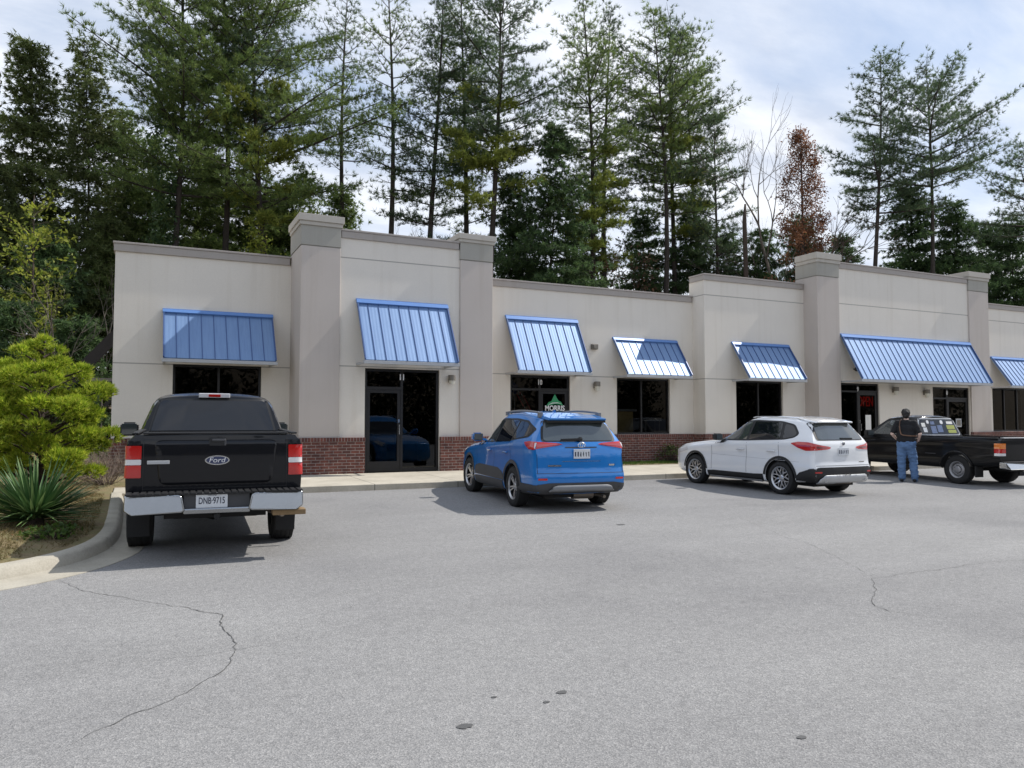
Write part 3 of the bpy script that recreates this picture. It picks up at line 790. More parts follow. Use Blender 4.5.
def round_poly(P, r, n=4):
    out = []; P = [Vector(p) for p in P]
    for i, p in enumerate(P):
        a = P[i-1]-p; c = P[(i+1) % len(P)]-p; rr = min(r, a.length*.45, c.length*.45)
        p0 = p+a.normalized()*rr; p1 = p+c.normalized()*rr
        for k in range(n+1):
            t = k/n; out.append(p0*(1-t)**2+p*2*t*(1-t)+p1*t*t)
    return out
DIRS = {'left': ((0, -1, 0), (1, 0, 0)), 'right': ((0, 1, 0), (1, 0, 0)), 'rear': ((1, 0, 0), (0, 1, 0)), 'front': ((-1, 0, 0), (0, 1, 0)),
        'rl': ((.7071, -.7071, 0), (.7071, .7071, 0)), 'rr': ((.7071, .7071, 0), (-.7071, .7071, 0))}
def panel(tree, poly, side, name, mat, parent, off=.004, res=.06, r=.02, holes=(), thick=0):
    """a piece of skin (pane, lens, trim) laid on the shell: outline in side/rear elevation, projected on, lifted by off"""
    d, u = (Vector(v) for v in DIRS[side])
    P = round_poly(poly, r) if r else [Vector(p) for p in poly]
    D = []
    for i, p in enumerate(P):
        q = P[(i+1) % len(P)]; k = max(1, int((q-p).length/res)); D += [p.lerp(q, j/k) for j in range(k)]
    nb = len(D); lo = (min(p.x for p in D), min(p.y for p in D)); hi = (max(p.x for p in D), max(p.y for p in D))
    pts = list(D)+[Vector((x, y)) for x in np.arange(lo[0]+res/2, hi[0], res) for y in np.arange(lo[1]+res/2, hi[1], res)]
    vs, es, fs, *_ = delaunay_2d_cdt(pts, [(i, (i+1) % nb) for i in range(nb)], [], 1, 1e-5)
    out = []
    for v in vs:
        o = u*v.x+Vector((0, 0, v.y))-d*6
        if side in ('rl', 'rr'): o += Vector((0, 0, 0))
        h = tree.ray_cast(o, d)
        if h[0] is None:
            h = tree.find_nearest(u*v.x+Vector((0, 0, v.y))-d*1.0)
        nrm = h[1] if h[1].dot(d) < 0 else -h[1]
        out.append(h[0]+nrm*off)
    b = MB(); b.add(out, [tuple(f) for f in fs])
    o = b.build(name, mat, parent, smooth=True, sharp=0, recalc=False)
    # face the way we look from
    bm = bmesh.new(); bm.from_mesh(o.data)
    for f in bm.faces:
        if f.normal.dot(d) > 0: f.normal_flip()
    bm.to_mesh(o.data); bm.free()
    if thick:
        md = o.modifiers.new('s', 'SOLIDIFY'); md.thickness = thick; md.offset = -1 if thick < 0 else 1
    return o
def ring(cx, cz, r0, r1, a0, a1, n=24):
    return [(cx+r1*math.cos(a0+(a1-a0)*k/n), cz+r1*math.sin(a0+(a1-a0)*k/n)) for k in range(n+1)]+[(cx+r0*math.cos(a1+(a0-a1)*k/n), cz+r0*math.sin(a1+(a0-a1)*k/n)) for k in range(n+1)]
def wheel(parent, x, y, r, w, rim_r, style, n=5, steer=0):
    s = 1 if y > 0 else -1
    M4 = Matrix.Translation((x, y, r)) @ Matrix.Rotation(R(steer), 4, 'Z') @ Matrix.Rotation(-PI/2*s, 4, 'X')   # local z -> outwards
    b = MB(); h = w/2
    b.lathe([(rim_r, -h*.9), (rim_r+.02, -h), (r-.05, -h), (r-.012, -h*.82), (r, -h*.5), (r, h*.5), (r-.012, h*.82), (r-.05, h), (rim_r+.02, h), (rim_r, h*.9), (rim_r-.012, h*.5), (rim_r-.012, -h*.5)], 48, M4)
    for k in range(4):
        z = -h*.6+k*h*.4
        b.lathe([(r-.001, z), (r+.003, z+.006), (r+.003, z+h*.28), (r-.001, z+h*.30)], 48, M4)
    t = b.build('wheel', M['rubber'], parent, smooth=True)
    g = MB(); dk = h*.35
    g.lathe([(0, dk-.06), (rim_r-.005, dk-.06), (rim_r-.005, -h*.8), (0, -h*.8)], 40, M4, close=False)
    g.build('brake_disc', M['under'], t)
    q = MB(); m2 = 'steel'
    q.lathe([(rim_r+.006, h*.93), (rim_r+.006, h*.80), (rim_r-.03, h*.62), (rim_r-.03, h*.72)], 48, M4)
    def bar(a0, r0, a1, r1, w0, w1, z0, z1, th=.03):
        p0 = Vector((r0*math.cos(a0), r0*math.sin(a0), z0)); p1 = Vector((r1*math.cos(a1), r1*math.sin(a1), z1))
        dd = (p1-p0); sd_ = Vector((-dd.y, dd.x, 0)).normalized()
        vs = [p0-sd_*w0, p0+sd_*w0, p1+sd_*w1, p1-sd_*w1]; vs = [v-Vector((0, 0, th)) for v in vs]+vs
        q.hexa([tuple(M4 @ v) for v in vs])
    zc, ze = h*.50, h*.70
    if style == 'five':
        for k in range(n):
            a = 2*PI*k/n+.3
            for d in (-.13, .13): bar(a+d*1.7, .055, a+d*1.25, rim_r-.012, .015, .012, zc, ze)
    elif style == 'vee':
        for k in range(n):
            a = 2*PI*k/n+.2
            bar(a, .05, a, rim_r*.50, .018, .014, zc, (zc+ze)/2+.01); bar(a, rim_r*.47, a-.30, rim_r-.010, .012, .009, (zc+ze)/2+.01, ze); bar(a, rim_r*.47, a+.30, rim_r-.010, .012, .009, (zc+ze)/2+.01, ze)
    else:
        q.lathe([(rim_r-.01, h*.6), (rim_r*.86, h*.30), (rim_r*.80, h*.34), (rim_r*.62, h*.62), (rim_r*.50, h*.62), (rim_r*.44, h*.40), (.09, h*.36), (.085, h*.72), (.05, h*.82), (0, h*.83)], 40, M4, close=False)
        for k in range(5): a = 2*PI*k/5; bar(a, .10, a, .13, .014, .014, h*.46, h*.46, .02)
    q.lathe([(0, zc+.012), (.045, zc+.012), (.065, zc), (.065, zc-.05), (0, zc-.05)], 24, M4, close=False)
    q.build('rim', M['steelrim'] if style == 'steel' else M['steel'], t, smooth=True)
    return t
def place_car(root, x, y, deg, sc=1):
    a = R(deg); f = Vector((math.sin(a), math.cos(a), GRADE*math.cos(a))).normalized(); up0 = Vector((0, -GRADE, 1))
    l = up0.cross(f).normalized(); u = f.cross(l)
    m = Matrix((f, l, u)).transposed().to_4x4(); m.translation = Vector((x, y, gz(y)))
    root.matrix_world = m @ Matrix.Diagonal((*sc, 1) if isinstance(sc, tuple) else (sc, sc, sc, 1))
US = [0, .006, .016, .03, .05]+[.05+.9*k/44 for k in range(1, 44)]+[.95, .965, .98, .99, 1.0]
FACE_R = Matrix(((0, 0, -1, 0), (-1, 0, 0, 0), (0, 1, 0, 0), (0, 0, 0, 1)))       # text read from behind the car
def plate(root, x, y, z, w=.31, h=.16, txt=None, mat='plate', top=None):
    b = MB(); b.box(x-.012, x, y-w/2, y+w/2, z-h/2, z+h/2); o = b.build('licence_plate', M[mat], root, bevel=.004)
    if txt:
        text_mesh(txt, h*.62, 'plate_number', M['plate_ink'], o, Matrix.Translation((x-.014, y, z-h*.04)) @ FACE_R, depth=.001, bold=.001, sx=w/(len(txt)*h*.40))
        if top: text_mesh(top, h*.2, 'plate_heading', M['plate_ink'], o, Matrix.Translation((x-.014, y, z+h*.36)) @ FACE_R, depth=.001)
    else:
        rr = random.Random(4); g = MB(); k = 6
        for i in range(k):
            yy = y+w*.40-i*w*.8/(k-1); zz = z-.01
            for e in range(3):
                q = rr.uniform(-.3, .3)*h; g.box(x-.0135, x-.0125, yy-.011+e*.003, yy-.004+e*.004, zz-h*.24+e*.01, zz+h*.25+q*.2)
            g.box(x-.0137, x-.0126, yy-.012, yy+.012, zz+rr.choice((-.2, 0, .2))*h, zz+rr.choice((.22, .05))*h+.01)
        g.build('plate_characters', M['plate_ink'], o)
    return o
def mirror(root, x, y, z, mat, s, w=.22, h=.15):
    b = MB(); c = Matrix.Translation((x, y, z)) @ Matrix.Diagonal((.085, w/2, h/2, 1))
    bm = bmesh.new(); bmesh.ops.create_cube(bm, size=2); bmesh.ops.bevel(bm, geom=bm.edges[:], offset=.38, segments=3, affect='EDGES')
    vs = [tuple(c @ v.co) for v in bm.verts]; bm.verts.index_update(); fs = [tuple(v.index for v in f.verts) for f in bm.faces]; bm.free()
    b.add(vs, fs); b.beam((x+.02, y-s*w*.35, z-h*.25), (x+.05, y-s*(w*.5+.09), z-h*.35), .045, .045)
    o = b.build('side_mirror', mat, root, smooth=True)
    g = MB(); g.box(x-.088, x-.084, y-w*.42, y+w*.42, z-h*.40, z+h*.40); g.build('mirror_glass', M['carglass_clear'], o, bevel=.01)
    return o

# ------------------------------------------------------------------ blue crossover
def blue_suv():
    t = thing('crossover_car', 'bright blue crossover with roof rails parked before the green-logo door', 'car')
    XR = [(.2, -.80), (.34, -.93), (.42, -.985), (.62, -.99), (.70, -.955), (.95, -.94), (1.10, -.91), (1.18, -.87), (1.55, -.66), (1.75, -.60)]
    XF = [(.2, 3.35), (.35, 3.56), (.6, 3.60), (.8, 3.55), (.95, 3.38), (1.1, 3.1), (1.7, 3.0)]
    zt = [(0, 1.60), (.05, 1.62), (.16, 1.66), (.34, 1.685), (.46, 1.67), (.52, 1.615), (.60, 1.40), (.70, 1.115), (.73, 1.075), (.85, 1.03), (.95, .93), (1, .86)]
    zb = [(0, .30), (.1, .27), (.2, .24), (.8, .22), (1, .26)]
    W = [(0, .83), (.02, .87), (.08, .905), (.2, .925), (.7, .92), (.85, .90), (.95, .83), (1, .72)]
    zbe = [(0, 1.18), (.2, 1.16), (.5, 1.07), (.75, 1.0), (1, .85)]
    vs, fs = loft(XR, XF, zb, zt, W, zbe, .40, US, crown=.03, rc=.12, sect=.968)
    me, tree = shell(vs, fs)
    cut(me, wheel_cut(0, .405, .37)+wheel_cut(2.66, .405, .37), [M['blue_paint'], M['under']], 'body', t)
    G, K, L = M['carglass'], M['black_plastic'], M['grey_plastic']
    for s, sd_ in ((1, 'left'), (-1, 'right')):
        panel(tree, [(2.10, 1.075), (1.55, 1.44), (1.15, 1.565), (.3, 1.575), (-.25, 1.545), (-.70, 1.40), (-.60, 1.26), (.2, 1.165), (1.2, 1.105)], sd_, 'window_surround', K, t, .004, r=.05)
        panel(tree, [(1.98, 1.10), (1.52, 1.41), (1.14, 1.53), (1.04, 1.53), (1.04, 1.12)], sd_, 'window', M['carglass_clear'], t, .008)
        panel(tree, [(.96, 1.12), (.96, 1.535), (.30, 1.545), (.13, 1.53), (.13, 1.16)], sd_, 'window', G, t, .008)
        panel(tree, [(.06, 1.20), (.06, 1.53), (-.24, 1.51), (-.62, 1.385), (-.54, 1.275)], sd_, 'window', G, t, .008, r=.04)
        # lower cladding, arches
        panel(tree, [(.47, .25), (2.20, .25), (2.20, .40), (1.95, .415), (.80, .43), (.47, .43)], sd_, 'sill_cladding', L, t, .012)
        a = .12
        panel(tree, ring(0, .37, .407, .47, a, PI-a*.2), sd_, 'arch_cladding', L, t, .012, r=0); panel(tree, ring(2.66, .37, .407, .46, .1, PI-.1), sd_, 'arch_cladding', L, t, .012, r=0)
        panel(tree, [(.46, .44), (2.18, .43), (2.17, .60), (1.9, .65), (.75, .65), (.47, .58)], sd_, 'door_guard', L, t, .006, r=.06)
        for x0, x1, z0, z1 in ((1.00, 1.008, .44, 1.10), (.10, .108, .66, 1.14), (2.10, 2.108, .45, 1.06)):
            panel(tree, [(x0, z0), (x1, z0), (x1, z1), (x0, z1)], sd_, 'door_seam', K, t, .003, r=0)
        for x in (1.10, .20):
            panel(tree, [(x, .945), (x+.22, .945), (x+.22, .98), (x, .98)], sd_, 'door_handle', M['blue_paint'], t, .03, thick=.02)
        # lamps wrap the corner
        dg = 'rl' if s > 0 else 'rr'
        panel(tree, [(s*.24, 1.175), (s*.10, 1.195), (s*-.12, 1.185), (s*-.36, 1.165), (s*-.43, 1.145), (s*-.36, 1.125), (s*-.14, 1.085), (s*-.02, 1.055), (s*.10, 1.065), (s*.20, 1.13)], dg, 'tail_lamp', M['red_lens'], t, .010, r=.015, res=.04)
        panel(tree, [(s*-.06, 1.15), (s*-.38, 1.152), (s*-.36, 1.135), (s*-.08, 1.10)], dg, 'lamp_strip', M['pink_lens'], t, .014, r=.005, res=.04)
        panel(tree, [(s*-.045, 1.17), (s*-.065, 1.17), (s*-.065, 1.08), (s*-.045, 1.075)], dg, 'lamp_strip', M['clear_lens'], t, .015, r=.005, res=.04)
        panel(tree, [(s*.64, .545), (s*.64, .58), (s*.80, .58), (s*.80, .545)], 'rear', 'reflector', M['red_lens'], t, .010, r=.01)
        panel(tree, [(3.42, .72), (3.50, .82), (3.05, .93), (2.9, .90), (3.2, .80)], sd_, 'headlight', M['clear_lens'], t, .006)
        mirror(t, 1.82, s*.99, 1.185, M['blue_paint'], s, .21, .17)
        b = MB(); pts = []
        for k in range(9):
            x = -.46+k*.205; pts.append((x, s*.565, 1.685+.03*math.sin(k/8*PI)))
        pts = [(-.54, s*.56, 1.645)]+pts+[(1.24, s*.56, 1.66)]
        b.tube(pts, .019, 8); b.box(-.56, -.42, s*.565-.024, s*.565+.024, 1.60, 1.69); b.box(1.14, 1.25, s*.565-.024, s*.565+.024, 1.62, 1.695)
        b.build('roof_rail', M['dull_silver'], t, smooth=True)
    # rear
    panel(tree, [(-.71, 1.19), (.71, 1.19), (.675, 1.36), (.61, 1.555), (-.61, 1.555), (-.675, 1.36)], 'rear', 'window_surround', K, t, .004, r=.06)
    panel(tree, [(-.67, 1.205), (.67, 1.205), (.635, 1.36), (.58, 1.52), (-.58, 1.52), (-.635, 1.36)], 'rear', 'rear_window', M['carglass_clear'], t, .009, r=.06)
    b = MB(); b.hexa([(-.83, -.56, 1.555), (-.50, -.585, 1.585), (-.50, .585, 1.585), (-.83, .56, 1.555), (-.85, -.54, 1.595), (-.38, -.57, 1.660), (-.38, .57, 1.660), (-.85, .54, 1.595)]); sp = b.build('spoiler', M['blue_paint'], t, bevel=.015)
    b = MB(); b.hexa([(-.80, -.545, 1.515), (-.60, -.56, 1.53), (-.60, .56, 1.53), (-.80, .545, 1.515), (-.815, -.55, 1.552), (-.6, -.57, 1.575), (-.6, .57, 1.575), (-.815, .55, 1.552)]); b.build('spoiler_shadow', K, sp)  # black block stands in for the shadow below the spoiler
    b = MB(); b.beam((-.935, .02, 1.235), (-.935, .36, 1.225), .03, .035); b.lathe([(0, .03), (.035, .02), (.04, -.02), (0, -.03)], 12, Matrix.Translation((-.93, 0, 1.235)) @ Matrix.Rotation(PI/2, 4, 'Y'), close=False); b.build('rear_wiper', K, t, smooth=True)
    panel(tree, [(-.36, .855), (.36, .855), (.36, .863), (-.36, .863)], 'rear', 'crease_glint_line', M['chrome'], t, .002, r=0)  # thin chrome line paints the glint of a crease
    panel(tree, [(-.30, 1.085), (.30, 1.085), (.30, 1.10), (-.30, 1.10)], 'rear', 'plate_garnish', K, t, .014, r=.005)
    panel(tree, [(-.82, .655), (.82, .655), (.82, .662), (-.82, .662)], 'rear', 'tailgate_seam', K, t, .004, r=0)
    for s in (-1, 1): panel(tree, [(s*.80, .665), (s*.808, .665), (s*.808, .98), (s*.80, .98)], 'rear', 'tailgate_seam', K, t, .004, r=0)
    panel(tree, [(-.90, .29), (.90, .29), (.90, .46), (.6, .50), (-.6, .50), (-.90, .46)], 'rear', 'bumper_cladding', L, t, .012, r=.02)
    for s, sd_ in ((1, 'left'), (-1, 'right')): (panel(tree, [(-.90, .27), (-.39, .27), (-.42, .47), (-.90, .47)], sd_, 'bumper_cladding', L, t, .011, r=.01), panel(tree, [(-.25, .265), (.2, .265), (.2, .465), (-.25, .465)], 'rl' if s > 0 else 'rr', 'bumper_cladding', L, t, .0135, r=0))
    panel(tree, [(-.62, .375), (.62, .375), (.54, .44), (.46, .46), (-.46, .46), (-.54, .44)], 'rear', 'skid_plate', M['dull_silver'], t, .03, r=.03, thick=.02)
    b = MB()
    for s in (-1, 1): pass
    b.lathe([(.052, -.008), (.060, 0), (.052, .008), (.046, 0)], 28, Matrix.Translation((-1.000, 0, 1.135)) @ Matrix.Rotation(PI/2, 4, 'Y') @ Matrix.Diagonal((.85, 1.25, 1, 1)))
    b.lathe([(.022, -.008), (.030, 0), (.022, .008), (.016, 0)], 24, Matrix.Translation((-1.000, 0, 1.135)) @ Matrix.Rotation(PI/2, 4, 'Y') @ Matrix.Diagonal((1.5, 1, 1, 1)))
    b.lathe([(.022, -.008), (.030, 0), (.022, .008), (.016, 0)], 24, Matrix.Translation((-1.000, 0, 1.155)) @ Matrix.Rotation(PI/2, 4, 'Y') @ Matrix.Diagonal((.7, 1.5, 1, 1)))
    b.build('emblem', M['chrome'], t, smooth=True)
    plate(t, -1.006, 0, .985, txt=None)
    panel(tree, [(.38, .775), (.62, .775), (.62, .80), (.38, .80)], 'rear', 'badge', M['chrome'], t, .008, r=.008)
    panel(tree, [(-.64, .775), (-.52, .775), (-.52, .805), (-.64, .805)], 'rear', 'badge', M['chrome'], t, .008, r=.008)
    panel(tree, [(-.62, 1.10), (.62, 1.10), (.45, 1.50), (-.45, 1.50)], 'front', 'windscreen', G, t, .006, r=.05)
    b = MB(); b.box(-.75, 3.35, -.58, .58, .22, .40); b.tube([(-.5, -.9, .36), (-.5, .9, .36)][:0] or [(0, -.72, .36), (0, .72, .36)], .05, 10); b.build('underbody', M['under'], t)
    b = MB(); b.tube([(-.72, .05, .27), (-.72, -.33, .27)], .085, 14); b.tube([(-.72, -.33, .27), (-.86, -.45, .25), (-.98, -.45, .24)], .028, 10); b.build('exhaust', M['muffler'], t, smooth=True)
    b = MB(); b.hexa([(-.02+.18, 0-.015, 1.68), (.32, -.015, 1.69), (.32, .015, 1.69), (.16, .015, 1.68), (.16, -.004, 1.735), (.21, -.004, 1.735), (.21, .004, 1.735), (.16, .004, 1.735)]); b.build('roof_antenna', M['blue_paint'], t)
    for x in (0, 2.66):
        for s in (-1, 1): wheel(t, x, s*.79, .36, .235, .235, 'five', 5, 4 if x else 0)
    return t
place_car(blue_suv(), 6.93, 12.45, 5.6)

# ------------------------------------------------------------------ white crossover
def white_suv():
    t = thing('crossover_car', 'white crossover with red tail lamps and black sill trim parked beside the black pickup', 'car')
    XR = [(.2, -.70), (.32, -.80), (.44, -.86), (.60, -.87), (.68, -.835), (.95, -.82), (1.08, -.80), (1.15, -.765), (1.53, -.52), (1.68, -.44)]
    XF = [(.2, 3.42), (.32, 3.53), (.55, 3.57), (.78, 3.56), (.92, 3.47), (1.05, 3.2), (1.6, 3.05)]
    zt = [(0, 1.55), (.05, 1.575), (.14, 1.60), (.30, 1.62), (.41, 1.60), (.47, 1.555), (.55, 1.37), (.655, 1.12), (.69, 1.075), (.82, 1.03), (.93, .965), (1, .89)]
    zb = [(0, .31), (.1, .26), (.2, .22), (.8, .20), (1, .24)]
    W = [(0, .80), (.02, .845), (.08, .885), (.2, .91), (.7, .905), (.86, .88), (.95, .80), (1, .68)]
    zbe = [(0, 1.13), (.2, 1.11), (.5, 1.05), (.75, .96), (1, .80)]
    vs, fs = loft(XR, XF, zb, zt, W, zbe, .42, US, crown=.025, rc=.12, sect=.965)
    me, tree = shell(vs, fs)
    cut(me, wheel_cut(0, .395, .35)+wheel_cut(2.67, .395, .35), [M['white_paint'], M['under']], 'body', t)
    G, K = M['carglass'], M['black_plastic']
    for s, sd_ in ((1, 'left'), (-1, 'right')):
        panel(tree, [(2.06, 1.06), (1.64, 1.35), (1.22, 1.525), (.9, 1.55), (.15, 1.535), (-.22, 1.47), (-.42, 1.28), (-.34, 1.20), (-.1, 1.15), (1.0, 1.09)], sd_, 'window_surround', K, t, .004, r=.07)
        panel(tree, [(1.89, 1.09), (1.60, 1.335), (1.20, 1.495), (.99, 1.51), (.99, 1.12)], sd_, 'window', M['carglass_clear'], t, .008)
        panel(tree, [(.92, 1.12), (.92, 1.515), (.17, 1.505), (.10, 1.49), (.02, 1.165)], sd_, 'window', G, t, .008)
        panel(tree, [(-.05, 1.17), (.03, 1.48), (-.20, 1.435), (-.37, 1.275), (-.31, 1.215)], sd_, 'window', G, t, .008, r=.05)
        panel(tree, [(.46, .22), (2.22, .22), (2.22, .36), (2.0, .375), (.75, .385), (.46, .40)], sd_, 'sill_cladding', K, t, .012)
        panel(tree, [(.5, .235), (2.15, .225), (2.15, .262), (.5, .275)], sd_, 'sill_strip', M['silver_paint'], t, .022, r=.01)
        panel(tree, ring(0, .35, .397, .455, .1, PI-.05), sd_, 'arch_cladding', K, t, .012, r=0); panel(tree, ring(2.67, .35, .397, .445, .1, PI-.1), sd_, 'arch_cladding', K, t, .012, r=0)
        for x0, x1, z0, z1 in ((.96, .968, .40, 1.05), (.03, .038, .62, 1.09), (2.08, 2.088, .40, 1.00)):
            panel(tree, [(x0, z0), (x1, z0), (x1, z1), (x0, z1)], sd_, 'door_seam', M['grey_plastic'], t, .003, r=0)
        for x in (1.02, .12): panel(tree, [(x, .885), (x+.22, .885), (x+.22, .92), (x, .92)], sd_, 'door_handle', M['white_paint'], t, .03, thick=.02)
        panel(tree, [(-.50, .705), (2.1, .745), (2.1, .752), (-.5, .712)], sd_, 'crease_shade_line', M['silver_paint'], t, .002, r=0)  # thin silver line paints the shading of a crease
        dg = 'rl' if s > 0 else 'rr'
        panel(tree, [(s*.42, 1.085), (s*.28, 1.12), (s*.08, 1.115), (s*-.12, 1.065), (s*-.31, 1.03), (s*-.36, 1.005), (s*-.30, .975), (s*-.05, .955), (s*.14, .945), (s*.28, 1.0)], dg, 'tail_lamp', M['red_lens'], t, .010, r=.025, res=.04)
        panel(tree, [(s*.26, 1.06), (s*.06, 1.055), (s*.04, 1.035), (s*.22, 1.04)], dg, 'lamp_strip', M['pink_lens'], t, .014, r=.005, res=.04)
        panel(tree, [(s*-.06, 1.035), (s*-.28, 1.01), (s*-.26, .995), (s*-.06, .99)], dg, 'lamp_strip', M['lamp_dark'], t, .014, r=.005, res=.04)
        panel(tree, [(s*.66, .50), (s*.66, .53), (s*.80, .53), (s*.80, .50)], 'rear', 'reflector', M['red_lens'], t, .02, r=.01)
        panel(tree, [(-.78, .27), (-.39, .24), (-.43, .42), (-.52, .50), (-.78, .585)], sd_, 'bumper_cladding', K, t, .012, r=.01)
        panel(tree, [(s*-.28, .30), (s*.14, .28), (s*.14, .55), (s*.0, .58), (s*-.28, .60)], dg, 'bumper_cladding', K, t, .0155, r=0)
        panel(tree, [(3.36, .70), (3.47, .78), (3.0, .87), (2.95, .80)], sd_, 'headlight', M['clear_lens'], t, .006)
        mirror(t, 1.78, s*.99, 1.15, K, s, .19, .15)
        b = MB(); b.tube([(-.25, s*.53, 1.575)]+[(x, s*.535, 1.598+.026*math.sin((x+.2)/1.6*PI)) for x in np.linspace(-.15, 1.02, 8)]+[(1.10, s*.53, 1.60)], .012, 8); b.build('roof_rail', M['silver_paint'], t, smooth=True)
        b = MB(); b.lathe([(.048, -.06), (.055, 0), (.042, .0), (.038, -.06)], 20, Matrix.Translation((-.91, s*.56, .37)) @ Matrix.Rotation(-PI/2, 4, 'Y')); b.build('exhaust_tip', M['chrome'], t, smooth=True)
    panel(tree, [(-.69, 1.15), (.69, 1.15), (.655, 1.31), (.60, 1.515), (-.60, 1.515), (-.655, 1.31)], 'rear', 'window_surround', K, t, .004, r=.06)
    panel(tree, [(-.63, 1.165), (.63, 1.165), (.60, 1.31), (.545, 1.48), (-.545, 1.48), (-.60, 1.31)], 'rear', 'rear_window', M['carglass_clear'], t, .009, r=.06)
    b = MB(); b.hexa([(-.66, -.55, 1.505), (-.40, -.57, 1.535), (-.40, .57, 1.535), (-.66, .55, 1.505), (-.68, -.52, 1.535), (-.24, -.545, 1.60), (-.24, .545, 1.60), (-.68, .52, 1.535)]); b.build('spoiler', M['white_paint'], t, bevel=.015)
    b = MB(); b.beam((-.80, .02, 1.19), (-.80, -.33, 1.185), .025, .035); b.build('rear_wiper', K, t)
    panel(tree, [(-.78, .64), (.78, .64), (.78, .648), (-.78, .648)], 'rear', 'tailgate_seam', M['grey_plastic'], t, .004, r=0)
    panel(tree, [(-.85, .33), (.85, .33), (.85, .585), (.70, .615), (-.70, .615), (-.85, .585)], 'rear', 'bumper_cladding', K, t, .014, r=.02)
    panel(tree, [(-.70, .315), (.70, .315), (.70, .38), (.58, .465), (-.58, .465), (-.70, .38)], 'rear', 'skid_plate', M['silver_paint'], t, .03, r=.03, thick=.02)
    o = plate(t, -.880, .02, .925, w=.31, h=.16); 
    e = MB(); e.lathe([(0, .006), (.036, .006), (.036, -.006), (0, -.006)], 24, Matrix.Translation((-.868, 0, 1.085)) @ Matrix.Rotation(-PI/2, 4, 'Y'), close=False); em = e.build('emblem', M['badge_blue'], t)
    g = MB()
    for a in (0, PI): g.prism([(0, 0)]+[(.026*math.cos(a+q), .026*math.sin(a+q)) for q in np.linspace(0, PI/2, 6)], lambda u, v, k: (-.876-.002*k, u, 1.085+v))
    g.lathe([(.036, .004), (.040, 0), (.036, -.004), (.033, 0)], 24, Matrix.Translation((-.875, 0, 1.085)) @ Matrix.Rotation(-PI/2, 4, 'Y')); g.build('emblem_ring', M['chrome'], em)
    panel(tree, [(-.62, .70), (-.44, .70), (-.44, .72), (-.62, .72)], 'rear', 'badge', M['chrome'], t, .006, r=.006)
    panel(tree, [(-.62, 1.05), (.62, 1.05), (.44, 1.42), (-.44, 1.42)], 'front', 'windscreen', G, t, .006, r=.05)
    b = MB(); b.box(-.62, 3.30, -.58, .58, .20, .38); b.build('underbody', M['under'], t)
    b = MB(); b.tube([(-.6, .5, .30), (-.6, -.5, .30)], .075, 14); b.build('exhaust', M['muffler'], t, smooth=True)
    for x in (0, 2.67):
        for s in (-1, 1): wheel(t, x, s*.785, .345, .225, .245, 'vee', 8, 0)
    return t
place_car(white_suv(), 13.02, 12.25, -1.5)

